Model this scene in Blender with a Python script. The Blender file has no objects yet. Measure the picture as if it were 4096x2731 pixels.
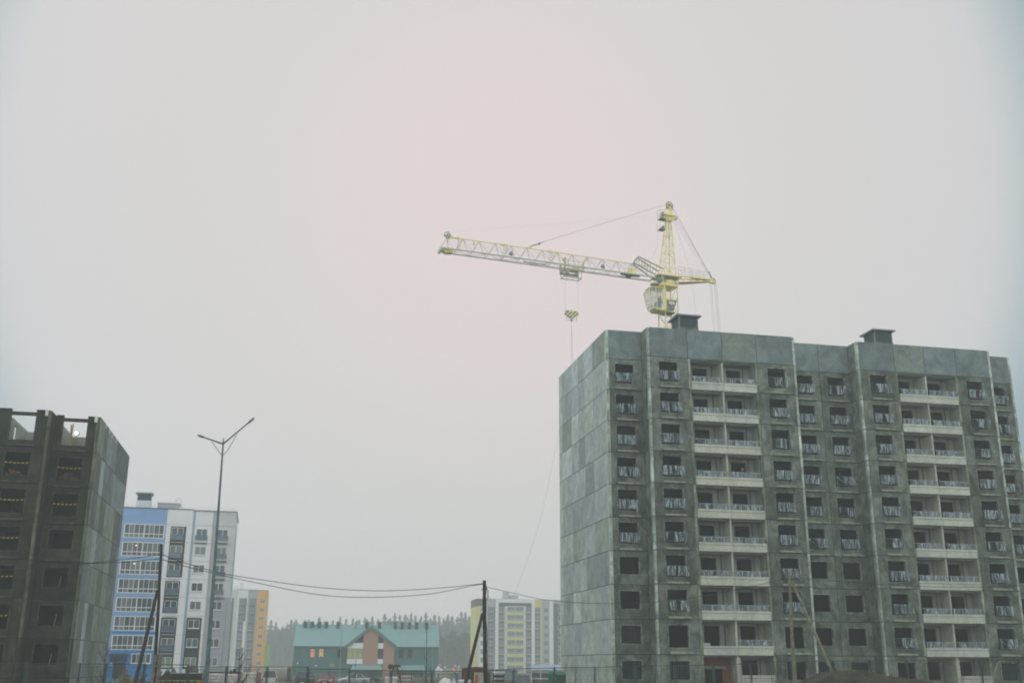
import bpy, math, random
from mathutils import Vector, Matrix
R = math.radians
random.seed(7)
scene = bpy.context.scene
COL = scene.collection

# ------------------------------------------------------------------ camera
EYE = 2.6; FPX = 4248.5; PITCH = R(16.9345); ROLL = R(0.3009)
cs, sn = math.cos(PITCH), math.sin(PITCH)
FW = Vector((0, cs, sn)); UP0 = Vector((0, -sn, cs)); RT0 = Vector((1, 0, 0))
RT = RT0*math.cos(ROLL) + UP0*math.sin(ROLL)
UP = -RT0*math.sin(ROLL) + UP0*math.cos(ROLL)
cd = bpy.data.cameras.new('camera'); cam = bpy.data.objects.new('camera', cd); COL.objects.link(cam)
m = Matrix((RT, UP, -FW)).transposed().to_4x4(); m.translation = (0, 0, EYE)
cam.matrix_world = m
cd.sensor_width = 36; cd.lens = FPX/4096*36; cd.clip_end = 6000; cd.clip_start = .1
scene.camera = cam

def at(px, py, Y):
    """world point seen at photo pixel (px, py) at distance Y"""
    a0 = (px-2048)/FPX; b0 = -(py-1365.5)/FPX
    r = FW + RT*a0 + UP*b0
    t = Y/r.y
    return Vector((r.x*t, Y, EYE+r.z*t))

# ------------------------------------------------------------------ world, sun, exposure
SUN_EL, SUN_AZ = R(38), R(-38)           # azimuth measured from +Y towards +X
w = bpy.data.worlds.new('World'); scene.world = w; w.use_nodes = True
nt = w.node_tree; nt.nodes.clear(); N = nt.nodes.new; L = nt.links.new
out = N('ShaderNodeOutputWorld'); bg = N('ShaderNodeBackground'); bg.inputs[1].default_value = 1
sky = N('ShaderNodeTexSky'); sky.sky_type = 'NISHITA'; sky.sun_disc = False
sky.sun_elevation = SUN_EL; sky.sun_rotation = SUN_AZ; sky.air_density = 1; sky.dust_density = 1
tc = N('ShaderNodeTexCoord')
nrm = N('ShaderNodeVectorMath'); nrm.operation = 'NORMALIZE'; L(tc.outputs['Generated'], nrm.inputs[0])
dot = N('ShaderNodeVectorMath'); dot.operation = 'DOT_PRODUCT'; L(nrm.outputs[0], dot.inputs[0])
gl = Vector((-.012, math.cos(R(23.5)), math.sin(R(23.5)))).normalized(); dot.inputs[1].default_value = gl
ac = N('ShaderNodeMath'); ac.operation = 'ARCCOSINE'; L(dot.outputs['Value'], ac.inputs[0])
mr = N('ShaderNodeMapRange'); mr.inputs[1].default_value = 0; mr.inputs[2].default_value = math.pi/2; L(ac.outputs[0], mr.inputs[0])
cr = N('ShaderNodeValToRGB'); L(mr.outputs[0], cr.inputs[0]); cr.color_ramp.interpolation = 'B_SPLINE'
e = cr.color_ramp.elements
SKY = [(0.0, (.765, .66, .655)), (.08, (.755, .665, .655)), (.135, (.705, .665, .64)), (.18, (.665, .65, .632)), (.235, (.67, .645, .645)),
       (.275, (.655, .64, .645)), (.293, (.50, .555, .57)), (.312, (.30, .41, .46)), (.34, (.15, .27, .33)), (.385, (.15, .27, .33)), (.43, (.60, .68, .68)), (.50, (1.2, 1.28, 1.25)), (.6, (1.42, 1.5, 1.44)), (1.0, (1.42, 1.5, 1.44))]  # dark ring puts lens vignette into the sky; brighter sky beyond lights walls
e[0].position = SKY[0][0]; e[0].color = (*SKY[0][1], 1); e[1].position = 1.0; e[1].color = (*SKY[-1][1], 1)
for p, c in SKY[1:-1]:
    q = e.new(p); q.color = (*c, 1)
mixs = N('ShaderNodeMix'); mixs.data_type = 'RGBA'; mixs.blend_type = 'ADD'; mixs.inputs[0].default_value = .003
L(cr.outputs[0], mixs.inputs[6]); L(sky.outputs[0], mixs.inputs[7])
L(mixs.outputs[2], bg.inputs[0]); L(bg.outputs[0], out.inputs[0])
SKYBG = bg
sd = bpy.data.lights.new('sun', 'SUN'); sd.energy = .5; sd.angle = R(25); sd.color = (1, .96, .9)
so = bpy.data.objects.new('sun', sd); COL.objects.link(so)
sv = Vector((math.sin(SUN_AZ)*math.cos(SUN_EL), math.cos(SUN_AZ)*math.cos(SUN_EL), math.sin(SUN_EL)))
so.rotation_euler = sv.to_track_quat('Z', 'Y').to_euler()
scene.view_settings.view_transform = 'Standard'; scene.view_settings.look = 'None'
scene.view_settings.exposure = 0; scene.view_settings.gamma = 1
scene.cycles.pixel_filter_type = 'BLACKMAN_HARRIS'; scene.cycles.filter_width = 1.9
scene.cycles.use_denoising = True
scene.cycles.volume_bounces = 1; scene.cycles.max_bounces = 8; scene.cycles.transparent_max_bounces = 24

# ------------------------------------------------------------------ materials
MATS = {}
def mat(name, col, rough=.8, metal=0., spec=.3, noise=0., nscale=4., emit=None, estr=0., bump=0., alpha=1.):
    if name in MATS: return MATS[name]
    m = bpy.data.materials.new(name); m.use_nodes = True; t = m.node_tree; b = t.nodes['Principled BSDF']
    b.inputs['Base Color'].default_value = (*col, 1); b.inputs['Roughness'].default_value = rough
    b.inputs['Metallic'].default_value = metal; b.inputs['Specular IOR Level'].default_value = spec
    if noise:
        c = t.nodes.new('ShaderNodeTexCoord'); n = t.nodes.new('ShaderNodeTexNoise'); n.inputs['Scale'].default_value = nscale
        n.inputs['Detail'].default_value = 7; t.links.new(c.outputs['Object'], n.inputs['Vector'])
        r = t.nodes.new('ShaderNodeMapRange'); r.inputs[1].default_value = .3; r.inputs[2].default_value = .7
        r.inputs[3].default_value = 1-noise; r.inputs[4].default_value = 1+noise; t.links.new(n.outputs[0], r.inputs[0])
        v = t.nodes.new('ShaderNodeVectorMath'); v.operation = 'SCALE'; v.inputs[0].default_value = col
        t.links.new(r.outputs[0], v.inputs['Scale']); t.links.new(v.outputs[0], b.inputs['Base Color'])
        if bump:
            bp = t.nodes.new('ShaderNodeBump'); bp.inputs['Strength'].default_value = bump; bp.inputs['Distance'].default_value = .05
            t.links.new(n.outputs[0], bp.inputs['Height']); t.links.new(bp.outputs[0], b.inputs['Normal'])
    if emit: b.inputs['Emission Color'].default_value = (*emit, 1); b.inputs['Emission Strength'].default_value = estr
    if alpha < 1: b.inputs['Alpha'].default_value = alpha
    MATS[name] = m; return m

def concrete(name, dark, mid, light, streak=.5, edgec=(.46, .47, .42), edge_amt=1., smear=1.):
    """panel concrete: mottling, run-off streaks, light smears along panel and opening edges"""
    m = bpy.data.materials.new(name); m.use_nodes = True; t = m.node_tree; b = t.nodes['Principled BSDF']
    nn = t.nodes.new; ln = t.links.new
    b.inputs['Roughness'].default_value = .92; b.inputs['Specular IOR Level'].default_value = .2
    c = nn('ShaderNodeTexCoord')
    tone = nn('ShaderNodeAttribute'); tone.attribute_name = 'tone'
    edge = nn('ShaderNodeAttribute'); edge.attribute_name = 'edge'
    sep = nn('ShaderNodeSeparateColor'); ln(tone.outputs['Color'], sep.inputs[0])
    off = nn('ShaderNodeVectorMath'); off.operation = 'SCALE'; off.inputs['Scale'].default_value = 37.
    ln(tone.outputs['Color'], off.inputs[0])
    ad = nn('ShaderNodeVectorMath'); ln(c.outputs['Object'], ad.inputs[0]); ln(off.outputs[0], ad.inputs[1])
    def noise(scale, det, mp=None, rough=.6, dist=0):
        n = nn('ShaderNodeTexNoise'); n.inputs['Scale'].default_value = scale; n.inputs['Detail'].default_value = det
        n.inputs['Roughness'].default_value = rough; n.inputs['Distortion'].default_value = dist
        if mp:
            k = nn('ShaderNodeMapping'); k.inputs['Scale'].default_value = mp; ln(ad.outputs[0], k.inputs[0]); ln(k.outputs[0], n.inputs[0])
        else: ln(ad.outputs[0], n.inputs[0])
        return n.outputs[0]
    n1 = noise(.75, 9, None, .62, .6); n2 = noise(1., 5, (3.2, 3.2, .22), .6); n3 = noise(9., 5)
    ramp = nn('ShaderNodeValToRGB'); ln(n1, ramp.inputs[0])
    el = ramp.color_ramp.elements; el[0].position = .38; el[0].color = (*dark, 1); el[1].position = .64; el[1].color = (*light, 1)
    q = el.new(.5); q.color = (*mid, 1)
    # streaks
    rs = nn('ShaderNodeMapRange'); rs.inputs[1].default_value = .48; rs.inputs[2].default_value = .72; ln(n2, rs.inputs[0])
    rm = nn('ShaderNodeMath'); rm.operation = 'MULTIPLY'; rm.inputs[1].default_value = streak; ln(rs.outputs[0], rm.inputs[0])
    mx = nn('ShaderNodeMix'); mx.data_type = 'RGBA'; ln(rm.outputs[0], mx.inputs[0]); ln(ramp.outputs[0], mx.inputs[6]); mx.inputs[7].default_value = (*light, 1)
    # fine grain
    rf = nn('ShaderNodeMapRange'); rf.inputs[1].default_value = .3; rf.inputs[2].default_value = .7; rf.inputs[3].default_value = .82; rf.inputs[4].default_value = 1.16; ln(n3, rf.inputs[0])
    tm = nn('ShaderNodeMath'); tm.operation = 'MULTIPLY'; ln(sep.outputs[0], tm.inputs[0]); ln(rf.outputs[0], tm.inputs[1])
    sc = nn('ShaderNodeVectorMath'); sc.operation = 'SCALE'; ln(mx.outputs[2], sc.inputs[0]); ln(tm.outputs[0], sc.inputs['Scale'])
    # warm tint for tone.g
    yt = nn('ShaderNodeMix'); yt.data_type = 'RGBA'; yt.blend_type = 'MULTIPLY'; ln(sep.outputs[1], yt.inputs[0]); ln(sc.outputs[0], yt.inputs[6]); yt.inputs[7].default_value = (1.12, 1.06, .78, 1)
    # edges
    re = nn('ShaderNodeMapRange'); re.inputs[1].default_value = .42; re.inputs[2].default_value = .62; ln(noise(2.2, 7, None, .7), re.inputs[0])
    em = nn('ShaderNodeMath'); em.operation = 'MULTIPLY'; ln(edge.outputs['Fac'], em.inputs[0]); ln(re.outputs[0], em.inputs[1])
    e2 = nn('ShaderNodeMath'); e2.operation = 'MULTIPLY'; e2.inputs[1].default_value = edge_amt; ln(em.outputs[0], e2.inputs[0])
    fm = nn('ShaderNodeMix'); fm.data_type = 'RGBA'; ln(e2.outputs[0], fm.inputs[0]); ln(yt.outputs[2], fm.inputs[6]); fm.inputs[7].default_value = (*edgec, 1)
    # irregular lime and mortar smears, and darker damp patches
    rp1 = nn('ShaderNodeMapRange'); rp1.inputs[1].default_value = .585; rp1.inputs[2].default_value = .70; rp1.inputs[4].default_value = .55*smear; ln(noise(1.35, 10, (1, 1, .8), .72, 1.6), rp1.inputs[0])
    sm = nn('ShaderNodeMix'); sm.data_type = 'RGBA'; ln(rp1.outputs[0], sm.inputs[0]); ln(fm.outputs[2], sm.inputs[6]); sm.inputs[7].default_value = (*edgec, 1)
    rd1 = nn('ShaderNodeMapRange'); rd1.inputs[1].default_value = .40; rd1.inputs[2].default_value = .30; rd1.inputs[4].default_value = .42; ln(noise(.9, 8, (1.6, 1.6, .5), .68, .8), rd1.inputs[0])
    dm = nn('ShaderNodeMix'); dm.data_type = 'RGBA'; ln(rd1.outputs[0], dm.inputs[0]); ln(sm.outputs[2], dm.inputs[6]); dm.inputs[7].default_value = (dark[0]*.8, dark[1]*.8, dark[2]*.8, 1)
    ln(dm.outputs[2], b.inputs['Base Color'])
    bp = nn('ShaderNodeBump'); bp.inputs['Strength'].default_value = .35; bp.inputs['Distance'].default_value = .03; ln(n3, bp.inputs['Height']); ln(bp.outputs[0], b.inputs['Normal'])
    MATS[name] = m; return m

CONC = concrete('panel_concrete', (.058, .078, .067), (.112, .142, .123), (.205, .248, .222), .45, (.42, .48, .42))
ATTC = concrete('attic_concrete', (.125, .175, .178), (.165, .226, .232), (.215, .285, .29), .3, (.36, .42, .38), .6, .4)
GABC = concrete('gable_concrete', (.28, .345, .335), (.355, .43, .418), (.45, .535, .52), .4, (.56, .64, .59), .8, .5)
SHADC = concrete('shaded_panel_concrete', (.016, .020, .016), (.026, .031, .025), (.045, .052, .043), .25, (.12, .15, .12), .8)  # same panel concrete darkened: shade and vignette put into the colour
LITC = concrete('light_concrete', (.36, .415, .37), (.43, .48, .43), (.50, .54, .48), .2, (.42, .44, .37), .3)
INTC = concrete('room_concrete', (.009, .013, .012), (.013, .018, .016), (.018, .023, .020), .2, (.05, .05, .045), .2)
BRICK = mat('orange_brick', (.22, .075, .03), .9, noise=.35, nscale=14)
RAIL = mat('railing_paint', (.10, .14, .15), .5, .3)
RAILW = mat('pale_railing_paint', (.42, .50, .52), .5)
GLASS = mat('dark_window_glass', (.045, .07, .075), .08, 0, .6, noise=.5, nscale=.35)
GLASSP = mat('curtained_window_glass', (.16, .20, .20), .15, 0, .5, noise=.4, nscale=.5)
BLIND = mat('green_blind_behind_glass', (.22, .30, .20), .3, noise=.15, nscale=3)
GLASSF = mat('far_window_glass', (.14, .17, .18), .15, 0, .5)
WHITE = mat('white_paint', (.86, .90, .90), .7, noise=.05, nscale=.6)
FRAMEW = mat('white_frame', (.78, .82, .81), .5)
GREY = mat('light_grey_render', (.44, .47, .49), .8, noise=.06, nscale=.5)
PALE = mat('pale_grey_render', (.64, .68, .67), .8, noise=.06, nscale=.5)
DARK = mat('charcoal_render', (.035, .042, .045), .8, noise=.15, nscale=1)
DKGREY = mat('slate_render', (.10, .115, .125), .8)
BLUE = mat('blue_render', (.05, .26, .62), .75, noise=.07, nscale=.8)
PBLUE = mat('pale_blue_render', (.26, .45, .74), .75, noise=.07, nscale=.8)
ORANGE = mat('orange_render', (.78, .42, .07), .8)
YELLOW = mat('pale_yellow_render', (.68, .66, .24), .8)
LIME = mat('lime_render', (.28, .50, .16), .8)
METAL = mat('galvanised_metal', (.22, .27, .29), .5, .4, noise=.15, nscale=6)
SHEET = mat('vent_louvre_metal', (.035, .065, .075), .6, .2, noise=.2, nscale=3)
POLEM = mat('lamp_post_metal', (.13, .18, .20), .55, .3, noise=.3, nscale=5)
WOODD = mat('tarred_wood', (.040, .036, .028), .9, noise=.5, nscale=5, bump=.3)
WOODL = mat('pale_weathered_wood', (.175, .18, .125), .9, noise=.4, nscale=3, bump=.3)
STUBM = mat('old_concrete_stub', (.20, .19, .14), .9, noise=.4, nscale=4)
CABLEM = mat('black_cable', (.02, .025, .03), .6)
ROPEM = mat('grey_steel_rope', (.34, .39, .46), .6)
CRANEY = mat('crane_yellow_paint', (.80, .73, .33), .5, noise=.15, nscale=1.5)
CRANED = mat('crane_dark_steel', (.20, .25, .22), .6, .2)  # darker grey-green steel of decks and machinery
CRANEB = mat('crane_grey_steel', (.22, .27, .31), .6, .3)
PSTRIP = mat('soft_blue_render', (.40, .52, .64), .8)
BLACK = mat('black_paint', (.02, .022, .022), .6)
FENCEM = mat('fence_green_steel', (.035, .07, .07), .6, .2)
RUST = mat('rusty_steel', (.13, .055, .035), .9, noise=.5, nscale=3)
RUSTP = mat('rusty_pale_paint', (.48, .46, .36), .8, noise=.35, nscale=1.6)
TEALR = mat('teal_metal_roof', (.20, .37, .36), .6, 0, noise=.05, nscale=1)
TEALW = mat('teal_cladding', (.075, .20, .195), .8, noise=.08, nscale=1)
SALMON = mat('salmon_brick_cladding', (.45, .28, .20), .85, noise=.06, nscale=3)
GRASS = mat('dull_grass', (.055, .075, .03), .95, noise=.4, nscale=.5)
ASPH = mat('asphalt', (.06, .062, .06), .9, noise=.2, nscale=1)
DIRT = mat('brown_dirt', (.034, .033, .021), .95, noise=.5, nscale=1.2, bump=.5)
BAGW = mat('white_bags', (.62, .60, .58), .6, noise=.18, nscale=5)
BAGB = mat('brown_bags', (.22, .12, .09), .8, noise=.3, nscale=5)
TWIG = mat('bare_twigs', (.045, .042, .035), .9)
FOL = mat('spruce_foliage', (.030, .045, .034), .9, noise=.4, nscale=.6)
BARK = mat('grey_bark', (.07, .06, .05), .9)
DRYG = mat('dry_grass', (.22, .15, .055), .9, noise=.4, nscale=2)

def film_mat():
    m = bpy.data.materials.new('torn_plastic_film'); m.use_nodes = True; t = m.node_tree; b = t.nodes['Principled BSDF']
    nn = t.nodes.new; ln = t.links.new
    c = nn('ShaderNodeTexCoord'); tone = nn('ShaderNodeAttribute'); tone.attribute_name = 'tone'
    sc = nn('ShaderNodeVectorMath'); sc.operation = 'SCALE'; sc.inputs['Scale'].default_value = 23; ln(tone.outputs['Color'], sc.inputs[0])
    ad = nn('ShaderNodeVectorMath'); ln(c.outputs['Object'], ad.inputs[0]); ln(sc.outputs[0], ad.inputs[1])
    k = nn('ShaderNodeMapping'); k.inputs['Scale'].default_value = (5.5, 5.5, .8); ln(ad.outputs[0], k.inputs[0])
    n = nn('ShaderNodeTexNoise'); n.inputs['Scale'].default_value = 1; n.inputs['Detail'].default_value = 6; n.inputs['Distortion'].default_value = 1.2; ln(k.outputs[0], n.inputs[0])
    r = nn('ShaderNodeMapRange'); r.inputs[1].default_value = .36; r.inputs[2].default_value = .66; r.inputs[3].default_value = .22; r.inputs[4].default_value = .95; ln(n.outputs[0], r.inputs[0])
    ln(r.outputs[0], b.inputs['Alpha']); b.inputs['Roughness'].default_value = .35
    cr = nn('ShaderNodeValToRGB'); ln(n.outputs[0], cr.inputs[0]); cr.color_ramp.elements[0].position = .4; cr.color_ramp.elements[0].color = (.085, .14, .16, 1)
    cr.color_ramp.elements[1].position = .68; cr.color_ramp.elements[1].color = (.44, .55, .58, 1); ln(cr.outputs[0], b.inputs['Base Color'])
    return m
FILM = film_mat()

# ------------------------------------------------------------------ mesh helper
class MB:
    def __init__(s): s.v = []; s.f = []; s.mi = []; s.e = []; s.t = []; s.tone = (1, 0, 0); s.m = 0
    def add(s, vs, fs, edge=None, m=None):
        o = len(s.v); s.v += [tuple(p) for p in vs]; s.e += (edge or [0]*len(vs))
        for f in fs: s.f.append(tuple(i+o for i in f)); s.mi.append(s.m if m is None else m); s.t.append(s.tone)
        return s
    def box(s, x0, x1, y0, y1, z0, z1, m=None, edge=0):
        return s.add([(x0,y0,z0),(x1,y0,z0),(x1,y1,z0),(x0,y1,z0),(x0,y0,z1),(x1,y0,z1),(x1,y1,z1),(x0,y1,z1)],
              [(0,3,2,1),(4,5,6,7),(0,1,5,4),(1,2,6,5),(2,3,7,6),(3,0,4,7)], [edge]*8, m)
    def tube(s, pts, r, n=6, m=None, caps=True):
        pts = [Vector(p) for p in pts]; rs = r if isinstance(r, (list, tuple)) else [r]*len(pts)
        vs = []; up = None
        for i, p in enumerate(pts):
            d = (pts[min(i+1, len(pts)-1)]-pts[max(i-1, 0)])
            if d.length < 1e-9: d = Vector((0, 0, 1))
            d.normalize()
            a = Vector((0, 0, 1)) if abs(d.z) < .95 else Vector((1, 0, 0))
            x = d.cross(a).normalized(); y = d.cross(x).normalized()
            for k in range(n):
                an = 2*math.pi*(k+.5)/n; vs.append(p+x*math.cos(an)*rs[i]+y*math.sin(an)*rs[i])
        fs = []
        for i in range(len(pts)-1):
            for k in range(n):
                a = i*n+k; b = i*n+(k+1) % n; fs.append((a, b, b+n, a+n))
        if caps: fs.append(tuple(range(n))[::-1]); fs.append(tuple(range((len(pts)-1)*n, len(pts)*n)))
        return s.add(vs, fs, None, m)
    def bar(s, a, b, r=.04, m=None, n=4): return s.tube([a, b], r, n, m)
    def disc(s, c, axis, r, h, n=14, m=None):
        c = Vector(c); ax = Vector(axis).normalized()*h/2
        return s.tube([c-ax, c+ax], r, n, m)
    def ring(s, c, axis, r, tr, n=14, m=None):
        c = Vector(c); ax = Vector(axis).normalized(); a = Vector((0, 0, 1)) if abs(ax.z) < .9 else Vector((1, 0, 0))
        x = ax.cross(a).normalized(); y = ax.cross(x)
        for k in range(n):
            p = c+(x*math.cos(2*math.pi*k/n)+y*math.sin(2*math.pi*k/n))*r; q = c+(x*math.cos(2*math.pi*(k+1)/n)+y*math.sin(2*math.pi*(k+1)/n))*r
            s.tube([p, q], tr, 4, m)
        return s
    def prism(s, poly, d, h, m=None):
        """poly: 3D points; extruded by vector d*h"""
        n = len(poly); D = Vector(d)*h; vs = [Vector(p) for p in poly]+[Vector(p)+D for p in poly]
        return s.add(vs, [tuple(range(n))[::-1], tuple(range(n, 2*n))]+[(i, (i+1) % n, (i+1) % n+n, i+n) for i in range(n)], None, m)
    def panel(s, a0, a1, z0, z1, v, th, hole=None, holes=None, flip=False, mapf=None, m=None):
        """wall panel facing -v at v, thickness th, with rectangular openings and a worn edge zone"""
        mp = mapf or (lambda a, b, z: (a, b, z))
        hs = holes or ([hole] if hole else [])
        E = .10
        us = {a0, a0+E, a1-E, a1}; zs = {z0, z0+E, z1-E, z1}
        for h in hs:
            us |= {h[0]-E*.9, h[0], h[1], h[1]+E*.9}; zs |= {h[2]-E*.7, h[2], h[3], h[3]+E*.7}
        us = sorted(x for x in us if a0 <= x <= a1); zs = sorted(x for x in zs if z0 <= x <= z1)
        g = []
        vs = []; ed = []
        for i, a in enumerate(us):
            for j, z in enumerate(zs):
                on = .15 if (a in (a0, a1) or z in (z0, z1)) else 0
                for h in hs:
                    if (a in (h[0], h[1]) and h[2] <= z <= h[3]) or (z in (h[2], h[3]) and h[0] <= a <= h[1]): on = 1
                vs.append(mp(a, v, z)); ed.append(on)
        nz = len(zs); fs = []
        for i in range(len(us)-1):
            for j in range(nz-1):
                ca = (us[i]+us[i+1])/2; cz = (zs[j]+zs[j+1])/2
                if any(h[0] < ca < h[1] and h[2] < cz < h[3] for h in hs): continue
                q = (i*nz+j, (i+1)*nz+j, (i+1)*nz+j+1, i*nz+j+1); fs.append(q[::-1] if flip else q)
        s.add(vs, fs, ed, m)
        def rim(b0, b1, c0, c1, inward):
            p = [(b0, c0), (b1, c0), (b1, c1), (b0, c1)]
            vv = [mp(a, v, z) for a, z in p]+[mp(a, v+th, z) for a, z in p]
            ff = [((i+1) % 4, i, i+4, (i+1) % 4+4) for i in range(4)]
            s.add(vv, ff, [1]*4+[.3]*4 if inward else [.1]*8, m)
        rim(a0, a1, z0, z1, 0)
        for h in hs: rim(h[0], h[1], h[2], h[3], 1)
        # back face as ring strips
        bs = [a0]+sorted({x for h in hs for x in (h[0], h[1])})+[a1]; zb = [z0]+sorted({x for h in hs for x in (h[2], h[3])})+[z1]
        for i in range(len(bs)-1):
            for j in range(len(zb)-1):
                ca = (bs[i]+bs[i+1])/2; cz = (zb[j]+zb[j+1])/2
                if any(h[0] < ca < h[1] and h[2] < cz < h[3] for h in hs): continue
                s.add([mp(bs[i], v+th, zb[j]), mp(bs[i+1], v+th, zb[j]), mp(bs[i+1], v+th, zb[j+1]), mp(bs[i], v+th, zb[j+1])], [(0, 3, 2, 1)], None, m)
        return s
    def build(s, name, mats, parent=None, smooth=False, bevel=0):
        me = bpy.data.meshes.new(name); me.from_pydata(s.v, [], s.f)
        for k in (mats if isinstance(mats, (list, tuple)) else [mats]): me.materials.append(k)
        me.polygons.foreach_set('material_index', s.mi)
        a = me.attributes.new('edge', 'FLOAT', 'POINT'); a.data.foreach_set('value', s.e)
        c = me.attributes.new('tone', 'FLOAT_COLOR', 'CORNER'); buf = []
        for p, t in zip(me.polygons, s.t): buf += [t[0], t[1], t[2], 1]*p.loop_total
        c.data.foreach_set('color', buf)
        if smooth: me.polygons.foreach_set('use_smooth', [True]*len(s.f))
        me.update()
        o = bpy.data.objects.new(name, me); COL.objects.link(o)
        if parent: o.parent = parent
        if bevel:
            b = o.modifiers.new('bevel', 'BEVEL'); b.width = bevel; b.segments = 2; b.limit_method = 'ANGLE'
        return o

def tag(o, label=None, cat=None, group=None, kind=None):
    if label: o['label'] = label
    if cat: o['category'] = cat
    if group: o['group'] = group
    if kind: o['kind'] = kind
    return o
def empty(name, loc, rz=0, label=None, cat=None, group=None):
    o = bpy.data.objects.new(name, None); COL.objects.link(o); o.location = loc; o.rotation_euler = (0, 0, rz); o.empty_display_size = .3
    return tag(o, label, cat, group)
def copy_tree(o, parent=None):
    c = o.copy(); COL.objects.link(c); c.parent = parent
    for ch in o.children: copy_tree(ch, c)
    return c
def rtone(lo=.8, hi=1.2, warm=.4): return (random.uniform(lo, hi), random.uniform(0, warm), random.random())

# ------------------------------------------------------------------ haze, ground
hz = MB().box(-520, 520, -30, 760, -1.0, 58).build('haze', bpy.data.materials.new('haze_air'))
tag(hz, kind='stuff')
hm = hz.data.materials[0]; hm.use_nodes = True; t = hm.node_tree; t.nodes.clear()
ho = t.nodes.new('ShaderNodeOutputMaterial'); pv = t.nodes.new('ShaderNodeVolumePrincipled'); t.links.new(pv.outputs[0], ho.inputs['Volume'])
pv.inputs['Color'].default_value = (.90, .985, 1.0, 1); pv.inputs['Density'].default_value = .00115; pv.inputs['Anisotropy'].default_value = .1
hz.visible_shadow = True

g = MB(); g.add([(-515, -25, 0), (515, -25, 0), (515, 755, 0), (-515, 755, 0)], [(0, 1, 2, 3)])
tag(g.build('ground', GRASS), kind='structure')
g = MB(); g.box(-330, 330, 118, 158, -.2, .012); tag(g.build('road', ASPH), kind='structure')
g = MB(); g.box(-330, 330, 158, 158.4, -.2, .14); tag(g.build('kerb', mat('kerb_stone', (.36, .37, .34), .9)), kind='structure')
g = MB(); g.box(-330, 330, 205, 216, -.2, .014); tag(g.build('far_road', ASPH), kind='structure')
g = MB(); g.add([(-120, 60, .006), (120, 60, .006), (120, 117, .006), (-120, 117, .006)], [(0, 1, 2, 3)]); tag(g.build('site_ground', DIRT), kind='structure')

# ------------------------------------------------------------------ railing and film builders
def railing_mesh(W, H, D=.28, rm=RAIL, sides=True):
    b = MB(); r = .018
    for z in (0, H): b.bar((0, 0, z), (W, 0, z), r*1.4)
    if sides:
        for x in (0, W):
            for z in (0, H): b.bar((x, 0, z), (x, D, z), r)
            b.bar((x, 0, 0), (x, 0, H), r)
    n = max(2, int(W/.125))
    for i in range(1, n): b.bar((W*i/n, 0, 0), (W*i/n, 0, H), .010)
    return b
def film_sheet(W, H, x0, x1, seed, sag=.0, loose=.25):
    rd = random.Random(seed); b = MB(); b.tone = (rd.random(), rd.random(), rd.random())
    n = max(3, int((x1-x0)*9)); k = 6; vs = []
    ph = rd.random()*6; slantL = rd.uniform(-.12, .12); slantR = rd.uniform(-.12, .12); tail = rd.random() < loose
    for i in range(n+1):
        u = i/n; drop = H*(1.0+.05*math.sin(ph+u*9)+rd.uniform(-.05, .05))
        if tail and u > .86: drop *= 1.35
        if tail and u < .08: drop *= 1.1
        dip = sag*H*4*u*(1-u)
        for j in range(k+1):
            w_ = j/k; x = x0+(x1-x0)*u+w_*(slantL*(1-u)+slantR*u)
            y = -.035-.028*math.sin(ph+u*31+w_*2)-.02*math.sin(u*57+ph*2)*w_-.02*w_
            vs.append((x, y, H+.015-dip-drop*w_*(1 if not sag else .85)))
    fs = [(i*(k+1)+j, (i+1)*(k+1)+j, (i+1)*(k+1)+j+1, i*(k+1)+j+1) for i in range(n) for j in range(k)]
    b.add(vs, fs); return b
def add_film(parent, W, H, seed, full=.6):
    rd = random.Random(seed*7+1); k = rd.random(); sheets = []
    if k < full: sheets = [(rd.uniform(-.04, .06), W+rd.uniform(-.22, .03))]
    elif k < full+.12: sheets = [(.02, W*.38), (W*rd.uniform(.5, .62), W-.02)]
    elif k < full+.3: sheets = [(W*rd.uniform(.12, .3), W*rd.uniform(.68, .85)), (W*.9, W)]
    else: sheets = [(0, W*.1), (W*rd.uniform(.3, .42), W*.97)]
    b = MB()
    for i, (a, c) in enumerate(sheets):
        q = film_sheet(W, H, a, c, seed*13+i); b.tone = q.tone; b.add(q.v, q.f)
    if k > .86:      # twisted strand sagging across the bars
        pts = [(W*u, -.06, H*(.95-1.5*u*(1-u)*2*.9)) for u in [i/8 for i in range(9)]]
        b.tube(pts, .03, 5)
    return b.build('plastic_film', FILM, parent)

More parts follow.
